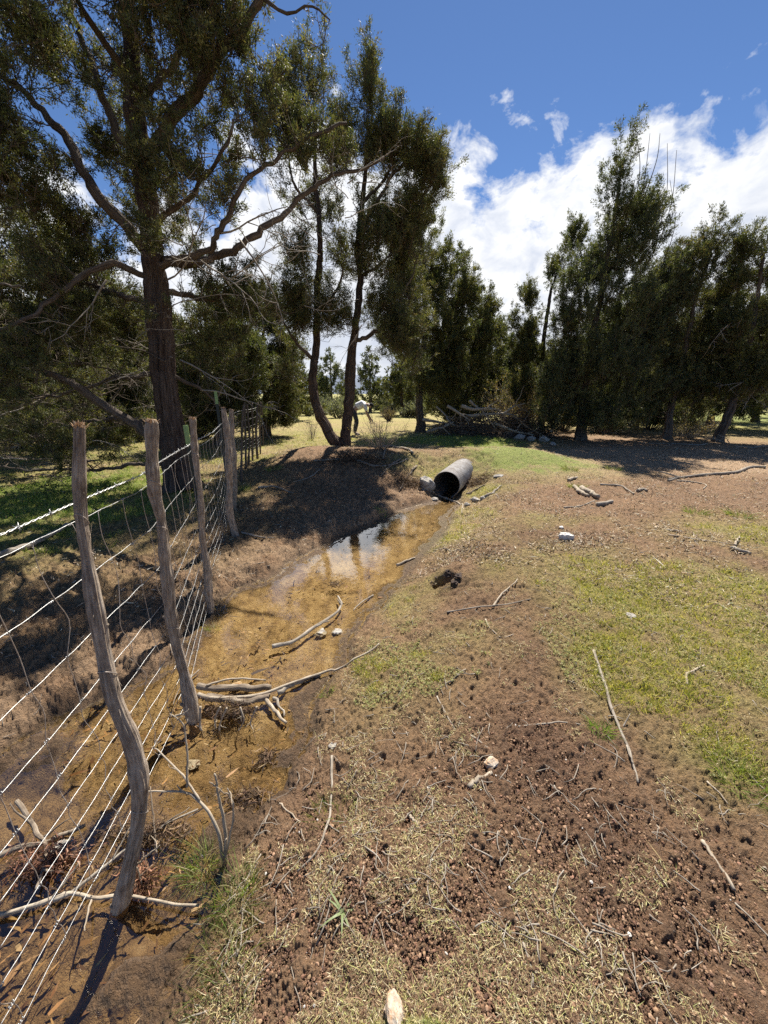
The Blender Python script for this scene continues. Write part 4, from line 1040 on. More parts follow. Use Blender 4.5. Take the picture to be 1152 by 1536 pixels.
# ------------------------------------------------------------------ fence
posts_px = [  # (pixel path from base to top, width px base/top, Y base, Y top)
    ([(165, 1412), (183, 1350), (197, 1280), (207, 1200), (196, 1120), (170, 1030), (145, 920), (125, 830), (116, 750), (118, 638)], (38, 27), .83, 1.16),
    ([(291, 1090), (280, 1030), (262, 950), (248, 860), (238, 770), (232, 710), (228, 632)], (27, 25), 1.66, 1.78),
    ([(316, 918), (314, 880), (306, 820), (300, 740), (293, 680), (288, 628)], (17, 15), 2.75, 2.8),
    ([(352, 803), (345, 760), (344, 720), (342, 670), (334, 612)], (17, 13), 4.1, 4.15),
    ([(351, 764), (352, 720), (349, 670), (346, 615)], (13, 11), 5.0, 5.0)]
fence_root = empty('wire_fence', (-1.0, .83, WZ), 'stave and woven wire fence with two barbed strands, running into the distance', 'fence')
def stave(path, w, Y0, Y1, seed, sides=52, shreds=70, label=None, buried=.12):
    g = np.random.default_rng(seed)
    n = len(path); P = []; R = []
    L = np.array([p[1] for p in path], float); tt = (L[0] - L) / (L[0] - L[-1])
    for (x, y), t in zip(path, tt):
        Y = Y0 + (Y1 - Y0) * t; P.append(A(x, y, Y)); R.append(px2m(x, y, Y, w[0] + (w[1] - w[0]) * t) * .295)
    P = np.array(P); R = np.array(R)
    d = P[0] - P[1]; P = np.vstack([P[0] + d / np.linalg.norm(d) * buried, P]); R = np.append(R[0], R)
    K = 280 if sides > 12 else 30
    C = resample(P, K); u = np.linspace(0, len(R) - 1, K); Rr = np.interp(u, np.arange(len(R)), R)
    # knots and swellings
    ln = np.linspace(0, 1, K)
    wob = R.mean() * .7; C[:, 0] += wob * (noise(ln * 9, ln * 0, seed=seed + 21) - .5); C[:, 1] += wob * (noise(ln * 9, ln * 0 + 3, seed=seed + 22) - .5)
    Rr = Rr * (1 + .38 * (noise(ln * 11, ln * 0, seed=seed) - .5) + .24 * (noise(ln * 40, ln * 0, seed=seed + 3) - .5))
    Rr[-1] *= .93
    V, f, bk = tubes(C[None], Rr[None], sides)
    S = sides; an = np.arange(S) * 6.283 / S
    Lm = np.linalg.norm(C[-1] - C[0])
    tw = an[None] + ln[:, None] * .8
    k = 1 + .26 * (noise(np.cos(tw) * 3 + 9, np.sin(tw) * 3 + 9, ln[:, None] * 7 * Lm + 0 * tw, seed=seed) - .5) + .26 * (noise(np.cos(tw) * 8 + 19, np.sin(tw) * 8 + 19, ln[:, None] * 5 * Lm + 0 * tw, seed=seed + 8) - .5) + .20 * (noise(np.cos(tw) * 9 + 9, np.sin(tw) * 9 + 9, ln[:, None] * 14 * Lm + 0 * tw, seed=seed + 5) - .5)
    ctr = np.repeat(C, S, 0); V[:K * S] = ctr + (V[:K * S] - ctr) * k.reshape(-1)[:, None]
    # ragged top
    top = slice((K - 1) * S, K * S); V[top, 2] += g.uniform(-.012, .012, S); V[K * S, 2] += .006
    ac = Acc(); ac.add(V, f, bk)
    if not shreds: o = ac.build('post', M['stave_far'], fence_root)
    if shreds:
        for _k in range(4):
            ik = int(g.integers(30, K - 30)); ak = g.uniform(0, 6.28); Tk = unit(C[ik + 1] - C[ik - 1]); Ak = unit(np.cross(Tk, [0, 1, .1])); Bk = np.cross(Tk, Ak)
            nk = Ak * math.cos(ak) + Bk * math.sin(ak); dk = unit(nk + Tk * g.uniform(.1, .8)); lk = Rr[ik] * g.uniform(1.15, 1.7)
            ac.tube(C[ik] + dk * np.linspace(0, lk, 6)[:, None], Rr[ik] * np.array([.62, .55, .42, .34, .30, .24]), 9)
        # strips of loose bark
        i = g.integers(3, K - 2, shreds); a = g.uniform(0, 6.28, shreds)
        T = unit(C[i + 1] - C[i - 1]); A_ = unit(np.cross(T, [0, 1, .1])); B_ = np.cross(T, A_)
        nrm = A_ * np.cos(a)[:, None] + B_ * np.sin(a)[:, None]
        base = C[i] + nrm * (Rr[i] * 1.0)[:, None]
        dd = unit(T * g.choice([-1, 1], (shreds, 1)) + nrm * g.uniform(.03, .30, (shreds, 1)) + g.normal(0, .10, (shreds, 3)))
        Ls = g.gamma(2.0, .011, shreds) + .012
        V, f, _ = strips(base - nrm * .003, dd, Ls, g.uniform(.0015, .006, shreds), g.normal(0, .15, (shreds, 3)) + nrm * .1, nrm, 3, np.ones((shreds, 3)))
        ac.add(V, f); o = ac.build('post', M['stave'], fence_root)
        if label: o['label'] = label
        # torn fibres at the cut top
        q = 46; a = g.uniform(0, 6.28, q); T = unit(C[-1] - C[-3]); A_ = unit(np.cross(T, [0, 1, 0])); B_ = np.cross(T, A_)
        nr = A_ * np.cos(a)[:, None] + B_ * np.sin(a)[:, None]
        bs = C[-1] + nr * (Rr[-1] * g.uniform(.4, 1.05, q))[:, None] - T * .012
        V2, f2, _ = strips(bs, unit(T + nr * g.uniform(-.2, .9, (q, 1))), g.uniform(.012, .032, q), g.uniform(.003, .008, q), nr * .3, nr, 3, np.ones((q, 3)))
        ac = Acc(); ac.add(V2, f2)
        # splintered flat end
        t2 = tubes(np.array([[C[-1] + T * .001, C[-1] + T * .010]]), np.array([[Rr[-1] * .93, Rr[-1] * .80]]), 18)
        ac.add(t2[0], t2[1], t2[2]); ac3 = ac.build('torn_top', M['cutwood'], o, smooth=False)
        for ch in (ac3,): ch.location = (0, 0, 0)
    return C, Rr
plab = ['nearest stave, crooked, with torn pale top', 'second stave from the camera, split and knotted', 'third stave from the camera, thin and straight', 'fourth stave, bowed, beside a thinner one', 'thin stave standing behind the bowed one']
PC = []
for i, (p, w, y0, y1) in enumerate(posts_px):
    PC.append(stave(p, w, y0, y1, 100 + i, shreds=[110, 95, 70, 50, 20][i], label=plab[i]))
farposts = []
for i, (x, by, ty, w) in enumerate([(369, 702, 604, 6), (373, 697, 606, 5), (379, 691, 604, 5), (386, 689, 604, 6), (391, 681, 603, 4), (395, 669, 604, 4), (399.5, 661, 603, 4), (403, 645, 603, 4), (362, 722, 608, 6), (406, 636, 602, 3)]):
    gp = ground_pt(x, by); farposts.append(gp)
    stave([(x, by), (x + random.uniform(-2, 2), (by + ty) / 2), (x + random.uniform(-3, 3), ty)], (w, w * .85), gp[1], gp[1] + .05, 120 + i, sides=9, shreds=0)
# a few staves on the line outside and beyond what the eight show
FP = np.array([(-.80, -1.6), (-.9, -.3), (-.985, .5), (-1.02, .95), (-1.10, 1.70), (-1.44, 2.74), (-1.57, 3.13), (-1.83, 4.13)])
fl = farposts
FP = np.vstack([FP, [(-2.12, 5.0)], [[p[0], p[1]] for p in sorted(fl, key=lambda q: q[1])], [(-13, 40)]])
# drop path points that are too close
keep = [0]
for i in range(1, len(FP)):
    if np.linalg.norm(FP[i] - FP[keep[-1]]) > .3: keep.append(i)
FP = FP[keep]
S_ = np.concatenate([[0], np.cumsum(np.linalg.norm(np.diff(FP, axis=0), axis=1))])
def fpt(s): return np.stack([np.interp(s, S_, FP[:, 0]), np.interp(s, S_, FP[:, 1])], -1)
def fz(s, z0):
    """wire height at s for nominal z0 near the camera, squeezed where the bank rises"""
    p = fpt(s); gl = height(p[:, 0], p[:, 1]); gl = np.maximum(gl, WZ)
    k = sstep(2.2, 5.5, p[:, 1])
    lo = -.22; hi = 1.13
    t = (z0 - lo) / (hi - lo)
    bottom = (1 - k) * lo + k * (gl + .10)
    topz = 1.13 + k * (gl * .6)
    return bottom + (topz - bottom) * t
wires = [1.06, .85, .64, .45, .30, .17, .06, -.04, -.13, -.22]
gw = np.random.default_rng(9)
s_all = np.unique(np.concatenate([np.arange(0, 9, .035), np.arange(9, 20, .3), np.arange(20, S_[-1], 1.0)]))
def strand(z0, r, seed, amp=.004):
    xy = fpt(s_all) + np.array([-.055, 0])
    z = fz(s_all, z0) + amp * (noise(s_all * 2.1, s_all * 0, seed=seed) - .5) * 2.5 + .0016 * np.sin(s_all * 2 * math.pi / .165 + seed)
    x = xy[:, 0] + .006 * (noise(s_all * 6, s_all * 0, seed=seed + 1) - .5)
    return np.stack([x, xy[:, 1], z], 1)
sbk = {}
for i, z0 in enumerate(wires):
    P = strand(z0, .0019, i)
    rr = .00115 * (1 + .05 * np.hypot(P[:, 0], P[:, 1]))
    ac = Acc(); ac.tube(P, rr, 6); ac.build('line_wire', M['wire'], fence_root)
# barbed strand: two twisted wires with barbs
def barbed(z0, seed):
    s = np.arange(1.2, 9, .012); xy = fpt(s) + np.array([-.045, 0]); zz = fz(s, z0) + .01 * (noise(s * 2, s * 0, seed=seed) - .5)
    for_ = []
    ac = Acc()
    for ph in (0, math.pi):
        a = s * 2 * math.pi / .055 + ph
        P = np.stack([xy[:, 0] + .0026 * np.cos(a), xy[:, 1], zz + .0026 * np.sin(a)], 1)
        ac.tube(P, np.full(len(s), .0014) * (1 + .05 * xy[:, 1]), 5)
    for sb_ in np.arange(1.25, 9, .125):
        p = fpt(np.array([sb_]))[0] + [-.045, 0]; z = np.interp(sb_, s, zz)
        for q in range(2):
            a = gw.uniform(0, 6.28); d = np.array([math.cos(a), 0.25 * gw.normal(), math.sin(a)])
            c0 = np.array([p[0], p[1] + .006 * q, z]); ac.tube(np.array([c0 - d * .014, c0, c0 + d * .014]), np.array([.0006, .0016, .0006]), 4)
        th = np.linspace(0, 4 * math.pi, 17); ac.tube(np.stack([p[0] + .0045 * np.cos(th), p[1] + np.linspace(0, .012, 17), z + .0045 * np.sin(th)], 1), np.full(17, .0012), 4)
    s2 = np.arange(9, S_[-1], .5); xy2 = fpt(s2); ac.tube(np.stack([xy2[:, 0] - .045, xy2[:, 1], fz(s2, z0)], 1), np.full(len(s2), .004), 4)
    ac.build('barbed_wire', M['wire'], fence_root)
barbed(1.13, 3)
# vertical stays with knots at each crossing
for k, s in enumerate(np.arange(1.35, 9.5, .165)):
    zs = [fz(np.array([s]), z)[0] + .0 for z in wires]
    p = fpt(np.array([s]))[0] + [-.055, 0]
    ac = Acc()
    pts = []
    for j, z in enumerate(zs):
        dx = gw.normal(0, .006); dy = gw.normal(0, .014)
        pts.append([p[0] + dx * .3, p[1] + dy * .4, z])
        if j < len(zs) - 1: pts.append([p[0] + dx - .006, p[1] + dy + .006, (z + zs[j + 1]) / 2])
    ac.tube(resample(pts, len(pts) * 3), np.full(len(pts) * 3, .0012 * (1 + .05 * p[1])), 5, mi=1)
    if s < 6:
        for z in zs:
            th = np.linspace(0, 5 * math.pi, 16)
            ac.tube(np.stack([p[0] + .0032 * np.cos(th), p[1] + np.linspace(-.008, .008, 16), z + .0032 * np.sin(th)], 1), np.full(16, .0013), 4)
    ac.build('stay_wire', [M['wire'], M['wire_dull']], fence_root)
# tie wires round the staves
for (C, Rr), zs in zip(PC[:3], [(1.12, .62, .1), (1.08, .85, .3), (1.05, .6)]):
    for z in zs:
        i = int(np.argmin(np.abs(C[:, 2] - z))); T = unit(C[min(i + 1, len(C) - 1)] - C[i - 1]); A_ = unit(np.cross(T, [0, 1, 0])); B_ = np.cross(T, A_)
        th = np.linspace(0, 2 * math.pi, 26); r = Rr[i] * 1.10
        P = C[i] + A_ * (np.cos(th) * r)[:, None] + B_ * (np.sin(th) * r)[:, None] + T * (.02 * np.sin(th))[:, None]
        ac = Acc(); ac.tube(P, np.full(26, .0016), 5); ac.build('tie_wire', M['wire_dull'], fence_root)
# steel T-posts
def tpost(px, by, ty, paint_to, Y, lab):
    b = A(px, by, Y); b[2] = hz(b[0], b[1]) - .1; t = A(px, ty, Y); t[0] = b[0]
    def tee(z0, z1, s=1.0):
        prof = np.array([(-.02, .003), (-.02, -.003), (.02, -.003), (.02, .003), (.003, .003), (.003, .030), (-.003, .030), (-.003, .003)]) * s
        V = np.concatenate([np.column_stack([prof + b[:2], np.full(8, z)]) for z in (z0, z1)])
        Q = np.array([[i, (i + 1) % 8, 8 + (i + 1) % 8, 8 + i] for i in range(8)]); Tn = np.array([[8, 9, 10], [8, 10, 11], [12, 13, 14], [12, 14, 15]])
        return V, [Q, Tn]
    zp = A(px, paint_to, Y)[2]
    V, f = tee(b[2], zp); ac = Acc(); ac.add(V, f)
    for z in np.arange(b[2] + .2, zp, .055):   # studs
        V, f = tee(z, z + .012, .35); V[:, 1] -= .006; ac.add(V, f)
    o = ac.build('steel_post', M['steel_post'], fence_root, smooth=False); o['label'] = lab
    V, f = tee(zp, t[2]); ac = Acc(); ac.add(V, f); c = ac.build('painted_tip', M['paint_green'], o, smooth=False); c.location = (0, 0, 0)
tpost(325 - 10, 868, 638, 668, 3.12, 'dark steel post with pale green tip, beside the third stave')
tpost(346, 760, 587, 606, 5.4, 'farther dark steel post with pale green tip')

# ------------------------------------------------------------------ culvert pipe
def culvert():
    ax = np.array([.40, .915, .0]); ax /= np.linalg.norm(ax)
    c0 = pz(671, 745, WZ - .0); c0 = np.array([c0[0] - .03, c0[1], WZ + .225])
    root = empty('culvert_pipe', c0, 'corrugated metal culvert pipe opening into the head of the stream', 'pipe')
    A_ = unit(np.cross(ax, [0, 0, 1])); B_ = np.cross(A_, ax)
    S, K = 64, 260; Ltot = 2.6; t = np.linspace(0, Ltot, K)
    th = np.arange(S) * 2 * math.pi / S
    def shell(r, amp, t, flip, rim):
        # helical corrugation
        ph = t[:, None] * 2 * math.pi / .075 + th[None]
        rr = r + amp * np.sin(ph)
        V = c0 + ax * t[:, None, None] + rr[..., None] * (A_ * np.cos(th)[None, :, None] + B_ * np.sin(th)[None, :, None])
        # dented rim
        V += B_ * (-.012 * np.exp(-t / .2))[:, None, None] * np.maximum(0, np.sin(th))[None, :, None]
        n = len(t); idx = np.arange(n * S).reshape(n, S); nx = np.roll(idx, -1, 1)
        Q = np.stack([idx[:-1], nx[:-1], nx[1:], idx[1:]], -1).reshape(-1, 4)
        if flip: Q = Q[:, ::-1]
        return V.reshape(-1, 3), Q
    V, Q = shell(.247, .007, t, False, 1); ac = Acc(); ac.add(V, Q)
    V2, Q2 = shell(.242, .006, t, True, 1); n0 = ac.n; ac.add(V2, Q2, mi=1)
    j = np.arange(S); jn = (j + 1) % S; ac.Q.append(np.stack([j, n0 + j, n0 + jn, jn], -1)); ac.mq.append(np.zeros(S))
    ac.build('pipe_wall', [M['pipe'], M['pipe_in']], root)
    return c0, ax
pc, pax = culvert()

# ------------------------------------------------------------------ rocks and clods
def rock(name, label, c, size, seed, mat, cat='rock', sub=4, flat=.7, ang=.35, group=None, rot=0):
    g = np.random.default_rng(seed)
    V, Fc = ico(sub)
    # facet by planes
    for _ in range(14):
        n = unit(g.normal(0, 1, 3)); h = g.uniform(.62, .92); d = V @ n; V = np.where((d > h)[:, None], V - n * (d - h)[:, None], V)
    nn = noise(V[:, 0] * 3 + 9, V[:, 1] * 3 + 9, V[:, 2] * 3 + 9, seed=seed) - .5; n2 = noise(V[:, 0] * 11 + 9, V[:, 1] * 11 + 9, V[:, 2] * 11 + 9, seed=seed + 1) - .5
    V = V * (1 + ang * nn + .10 * n2)[:, None] * np.array(size)
    ca, sa = math.cos(rot), math.sin(rot); V = V @ np.array([[ca, sa, 0], [-sa, ca, 0], [0, 0, 1]])
    o = mesh_np(name, V, Fc, M[mat], smooth=False); o.location = [float(q) for q in c]
    return tag(o, label, cat, group)
def gr_(px, py, up=0): return ground_pt(px, py, up)
rock('rock', 'pointed grey stone with orange lichen at the bottom edge of the picture', gr_(590, 1522, .012), (.030, .05, .028), 1, 'rock_orange', rot=.1)
rock('rock', 'orange brown stone beside the split wood chip on the bank', gr_(738, 1147, .01), (.035, .03, .02), 2, 'rock_orange')
rock('rock', 'bright white rock on the grass edge right of the stream', gr_(849, 809, .03), (.085, .05, .05), 3, 'rock_white')
rock('rock', 'tiny white stone just up the slope from the bright white rock', gr_(842, 793, .01), (.03, .03, .022), 4, 'rock_white')
rock('rock', 'pale slab of broken stone leaning against the left of the culvert mouth', pc + np.array([-.36, .06, -.07]), (.15, .17, .20), 5, 'rock', rot=.5)
rock('rock', 'pale stone on the soil above and right of the pipe', gr_(748, 716, .02), (.10, .08, .05), 6, 'rock')
rock('rock', 'brown boulder in front of the brush pile', gr_(705, 645, .14), (.28, .2, .24), 7, 'rock_orange')
for i, (x, y, s, l) in enumerate([(762, 655, .20, 'round pale rock, first in the row below the brush pile'), (779, 659, .19, 'second pale rock in the row below the brush pile'), (797, 661, .15, 'third pale rock in the row below the brush pile'), (815, 662, .17, 'fourth pale rock in the row below the brush pile'), (829, 668, .10, 'last and smallest rock in the row below the brush pile')]):
    rock('rock', l, gr_(x, y, s * .35), (s, s * .8, s * .75), 10 + i, 'rock', group='rocks below the brush pile')
for i, (x, y, s, l) in enumerate([(713, 752, .09, 'grey stone at the water edge right of the pipe mouth'), (700, 758, .06, 'small stone touching the water below the pipe'), (652, 751, .07, 'small dark stone at the left foot of the pipe'), (725, 748, .06, 'pale flat stone on the grass right of the pipe mouth')]):
    rock('rock', l, gr_(x, y, s * .3), (s, s * .8, s * .55), 30 + i, 'rock')
for i, (x, y, s, l) in enumerate([(355, 1030, .035, 'tan stone standing in the water behind the log jam'), (500, 1120 + 0, .02, 'small grey stone on the bank by the bare shoots'), (290, 1148, .03, 'flat stone in the shallow below the second stave'), (945, 925, .03, 'half buried grey stone in the yellow grass'), (482, 952, .05, 'broken pale stone beside the stick in the stream'), (505, 950, .04, 'whitish stone chip on the stream edge'), (95, 1280, .05, 'pale flat stone caught in the debris under the fence')]):
    rock('rock', l, gr_(x, y, s * .25), (s * 1.2, s, s * .4), 40 + i, 'rock_orange' if i == 0 else 'rock')
for i, (x, y, s) in enumerate([(655, 868, .045), (672, 862, .05), (690, 866, .04), (682, 876, .035), (645, 875, .03)]):
    rock('soil_clod', ['dark clod at the left rim of the hole in the bank', 'largest dark clod behind the hole in the bank', 'dark clod at the right rim of the hole in the bank', 'small dark clod in front of the hole in the bank', 'outlying dark clod left of the hole in the bank'][i], gr_(x, y, .008), (s, s, s * .6), 60 + i, 'clod', cat='clod', ang=.8)

# ------------------------------------------------------------------ sticks and logs
def stick(name, label, px, w, mat='dead', lift=0.0, forks=(), cat='stick', sides=10, group=None, seed=None, arch=0.0, ends=.5, zoff=None, lie=True):
    """px: list of pixels along the stick lying on the ground; w diameter in px at the first point"""
    seed = seed if seed is not None else int(px[0][0] + px[0][1] * 3)
    g = np.random.default_rng(seed)
    G = [gr_(x, y) for x, y in px]
    G = np.array(G)
    G[:, 2] = np.maximum(G[:, 2], WZ)
    d0 = G[0][1] / ray(*px[0])[1]
    r0 = w / F * d0 * .31
    if zoff is not None: G[:, 2] += np.array(zoff)
    # lift changes the apparent place, so slide back along the view
    root = None
    L = np.linalg.norm(np.diff(G, axis=0), axis=1).sum(); K = max(10, min(60, int(L / .02)))
    C = resample(G, K); t = np.linspace(0, 1, K)
    if lie and zoff is None:
        C[:, 2] = np.maximum(height(C[:, 0], C[:, 1]), WZ) + r0 * .8
    C[:, 2] += lift + arch * np.sin(t * math.pi)
    C[:, :2] += (noise(t[:, None] * 9 + [[0, 5]], t[:, None] * 0, seed=seed) - .5) * r0 * 1.6
    R = r0 * (1 - (1 - ends) * t) * (1 + .3 * (noise(t * 16, t * 0, seed=seed) - .5))
    V, f, bk = tubes(C[None], R[None], sides)
    S = sides; an = np.arange(S) * 6.283 / S
    k = 1 + .3 * (noise(np.cos(an)[None] * 3 + 9 + 0 * t[:, None], np.sin(an)[None] * 3 + 9 + 0 * t[:, None], t[:, None] * L * 12, seed=seed) - .5)
    ctr = np.repeat(C, S, 0); V[:K * S] = ctr + (V[:K * S] - ctr) * k.reshape(-1)[:, None]
    ac = Acc(); ac.add(V, f, bk)
    for (u, dx, dy, dz, l) in forks:
        s = C[int(u * (K - 1))]; d = unit(np.array([dx, dy, dz], float)); P = s + d * np.linspace(0, l, 8)[:, None] + np.cumsum(g.normal(0, l * .02, (8, 3)), 0)
        P[:, 2] = np.maximum(P[:, 2], np.maximum(height(P[:, 0], P[:, 1]), WZ) + .003)
        ac.tube(P, np.linspace(r0 * .55, r0 * .2, 8), 6)
    o = ac.build(name, M[mat])
    # origin at the base
    me = o.data; b = C[0]; me.transform(__import__('mathutils').Matrix.Translation([-float(q) for q in b])); o.location = [float(q) for q in b]
    return tag(o, label, cat, group)
stick('log', 'grey fallen log lying behind the fence at the left edge', [(-40, 850), (20, 832), (60, 815), (104, 790)], 20, 'dead', cat='log')
stick('log', 'dark wet log lying under the pale branches of the jam', [(310, 1056), (350, 1060), (385, 1058), (408, 1052)], 17, 'log', cat='log', sides=14, ends=.8)
stick('log', 'split half log of the jam, lying level across the stream', [(298, 1038), (340, 1041), (375, 1041), (404, 1039)], 16, 'log', cat='log', sides=14, ends=.9)
stick('branch', 'long pale branch reaching from the log jam up onto the bank', [(300, 1052), (345, 1058), (400, 1050), (450, 1030), (500, 1010), (540, 990), (568, 972)], 9, 'dead_pale', lift=.02, cat='branch')
stick('branch', 'thinner branch lying along the long pale one on the log jam', [(312, 1040), (350, 1030), (400, 1032)], 6, 'dead_pale', lift=.035, cat='branch')
stick('driftwood', 'split weathered plank of wood at the right end of the log jam', [(418, 1046), (440, 1034), (462, 1022), (480, 1015)], 13, 'dead', cat='wood', sides=8)
stick('stick', 'short stout stick slanting down from the log jam into the water', [(396, 1050), (412, 1070), (430, 1090)], 11, 'dead_pale', cat='stick')
stick('stick', 'second short stick beside the stout one below the log jam', [(412, 1052), (420, 1064), (428, 1080)], 8, 'dead')
stick('stick', 'curved forked stick lying in the middle of the stream', [(408, 976), (440, 968), (470, 948), (500, 928), (514, 912), (508, 900)], 11, 'dead', forks=[(.45, .6, .2, .1, .12), (.8, -.5, .3, .5, .07)])
stick('stick', 'thin curved stick stretching down the near bank', [(497, 1136), (497, 1180), (494, 1230), (478, 1275), (445, 1310)], 6, 'dead')
stick('stick', 'long thin twig slanting through the yellow grass', [(890, 978), (905, 1020), (915, 1060), (930, 1100), (945, 1140), (955, 1178)], 7, 'dead', forks=[(.6, .6, .4, .2, .12), (.7, -.2, -.6, .1, .10)])
stick('stick', 'small angled stick shaped like an elbow in the grass at right', [(1030, 1030), (1031, 1012), (1055, 1000)], 7, 'dead_pale')
stick('stick', 'level thin stick ending at the green tuft', [(778, 1092), (810, 1088), (845, 1086), (882, 1092)], 5, 'dead')
stick('stick', 'pale straight stick low at the right near the bare soil', [(1050, 1262), (1070, 1292), (1099, 1340)], 9, 'dead_pale', ends=.9)
stick('stick', 'thin arching twig right of the dark hole', [(670, 920), (710, 916), (750, 912), (795, 900)], 4, 'dead', arch=.02)
stick('stick', 'bright twig pointing up beside the arching one', [(738, 912), (752, 895), (776, 872)], 5, 'dead_pale', lift=.01)
stick('stick', 'hooked pale twig below the arching one', [(728, 930), (736, 945), (752, 957), (770, 952)], 4, 'dead_pale')
stick('stick', 'slim stick lying on the soil below the arching twig', [(668, 1028), (682, 1018), (698, 1006)], 5, 'dead_pale')
stick('stick', 'crooked twig over the red soil in the middle of the bank', [(655, 1045), (668, 1070), (685, 1100), (700, 1125)], 4, 'dead')
stick('stick', 'small forked twig left of the wood chip', [(705, 1105), (725, 1120), (748, 1138)], 5, 'dead')
stick('wood_chip', 'split yellowish wood chip on the middle of the bank', [(703, 1182), (718, 1172), (738, 1164)], 13, 'dead_pale', cat='wood chip', sides=6, ends=.7)
stick('wood_chip', 'small white splinter on the lower bank', [(612, 1222), (620, 1232), (632, 1242)], 8, 'dead_pale', cat='wood chip', sides=6)
stick('branch', 'long sinuous branch on the dirt track near the right edge', [(1148, 703), (1130, 702), (1105, 710), (1070, 713), (1035, 716), (1000, 720)], 7, 'dead', cat='branch', forks=[(.9, -.6, .4, .1, .4)])
stick('branch', 'curled branch lying on the dirt track left of the sinuous one', [(1002, 722), (1025, 716), (1060, 714)], 5, 'dead', cat='branch')
stick('stick', 'hooked stick on the dirt track below the curled branch', [(1015, 722), (1040, 724), (1058, 728), (1055, 734)], 4, 'dead_pale')
stick('stick', 'straight pale stick lying across the far grass at right', [(1002, 803), (1040, 809), (1100, 818)], 4, 'dead_pale')
stick('wood_chip', 'short white chip above the straight pale stick', [(1000, 796), (1012, 797), (1023, 798)], 5, 'dead_pale', cat='wood chip')
stick('wood_chip', 'weathered chunk of wood at the right, beside the upright chip', [(1096, 824), (1110, 828), (1124, 832)], 11, 'dead', cat='wood chip', sides=7)
stick('wood_chip', 'small pale chip leaning up next to the weathered chunk', [(1100, 822), (1104, 815), (1108, 808)], 5, 'dead_pale', cat='wood chip', lift=.02)
for i, (p, w, l) in enumerate([([(862, 732), (870, 740), (880, 746)], 10, 'upper pale slab in the pile of wood scraps below the track'), ([(872, 736), (884, 742), (896, 748)], 14, 'broad split slab in the pile of wood scraps'), ([(895, 760), (908, 757), (920, 756)], 12, 'lower slab of the wood scraps, lying level'), ([(955, 738), (963, 735), (972, 738)], 8, 'dark flat scrap right of the pile of wood scraps'), ([(846, 762), (870, 760), (893, 752)], 4, 'thin stick left of the lower slab'), ([(900, 728), (930, 730), (950, 742)], 5, 'curved root behind the wood scraps'), ([(853, 722), (858, 720), (864, 718)], 8, 'small white knot of wood above the scraps')]):
    stick('wood_scrap', l, p, w, 'dead_pale' if i in (0, 1, 6) else 'dead', cat='wood scrap', sides=7, ends=.7)
for p, w, m, l in [([(660, 824), (690, 826), (725, 818)], 3, 'dead', 'thin stick in the grass between stream and brown hump'), ([(595, 850), (610, 842), (622, 838)], 6, 'dead_pale', 'stub of wood at the right stream edge'), ([(640, 735), (660, 745), (690, 758), (693, 772)], 4, 'dead_pale', 'pale twig lying in front of the pipe mouth'),
                   ([(720, 752), (738, 742), (752, 730)], 7, 'dead', 'grey stick right of the culvert'), ([(700, 742), (715, 735), (728, 728)], 5, 'log', 'dark root beside the culvert'), ([(568, 672), (590, 672), (618, 682)], 8, 'dead', 'peeled branch lying on the mound behind the pipe'),
                   ([(575, 690), (576, 678), (582, 668)], 5, 'dead', 'upright broken stub on the mound'), ([(388, 733), (412, 731), (440, 741)], 6, 'dead', 'grey root end on the left bank mound'), ([(362, 800), (385, 806), (410, 808)], 5, 'dead', 'root running out from the bowed stave'),
                   ([(560, 895), (545, 905), (530, 918)], 4, 'dead', 'short twig at the stream edge above the curved stick'), ([(600, 1090), (610, 1100), (612, 1115)], 4, 'dead_pale', 'little pale twig in the middle of the bank'), ([(1145, 1305), (1150, 1308), (1158, 1310)], 9, 'log', 'dark stick end at the right edge'),
                   ([(700, 1300), (715, 1312), (728, 1330)], 4, 'dead_pale', 'forked straw coloured twig low on the bank'), ([(420, 1206), (432, 1218), (452, 1235)], 5, 'dead_pale', 'short pale twig near the bare shoots'), ([(975, 1235), (985, 1242), (1000, 1258)], 6, 'dead_pale', 'pale bent twig above the bare soil at right'),
                   ([(1060, 1175), (1078, 1192), (1092, 1208)], 5, 'dead_pale', 'slanting pale twig below the right grass clump'), ([(895, 1330), (905, 1340), (925, 1350)], 4, 'dead_pale', 'curled twig in the centre of the lower soil')]:
    stick('stick', l, p, w, m)
# debris under the fence, bare shoots
stick('branch', 'long white branch crossing under the near stave', [(-20, 1390), (30, 1380), (75, 1362), (110, 1355), (150, 1362), (190, 1358), (240, 1366), (300, 1366)], 11, 'dead_pale', lift=.02, cat='branch', forks=[(.35, .3, .5, .4, .12), (.55, .3, -.5, .2, .12)])
stick('branch', 'second branch in the debris, joining the white one at an angle', [(85, 1365), (120, 1345), (150, 1320), (190, 1290), (240, 1255), (300, 1225)], 9, 'dead', lift=.02, cat='branch', forks=[(.5, .2, .6, .3, .15), (.8, .5, .2, .3, .15)])
stick('root', 'gnarled grey root knot under the wires at the left edge', [(30, 1215), (45, 1240), (62, 1262), (75, 1285), (68, 1320), (62, 1345)], 10, 'log', cat='root', lift=.02, forks=[(.3, -.6, .2, .5, .12), (.5, .6, .3, .4, .12), (.6, -.7, -.2, .2, .10), (.8, .5, -.2, .3, .12)])
stick('root', 'dark muddy root reaching to the left edge below the near stave', [(-15, 1300), (30, 1285), (80, 1268), (130, 1250)], 16, 'log', cat='root', lift=.005)
stick('stick', 'upright muddy peg beside the near stave', [(237, 1290), (236, 1250), (235, 1215)], 5, 'log', zoff=[0, .06, .12])
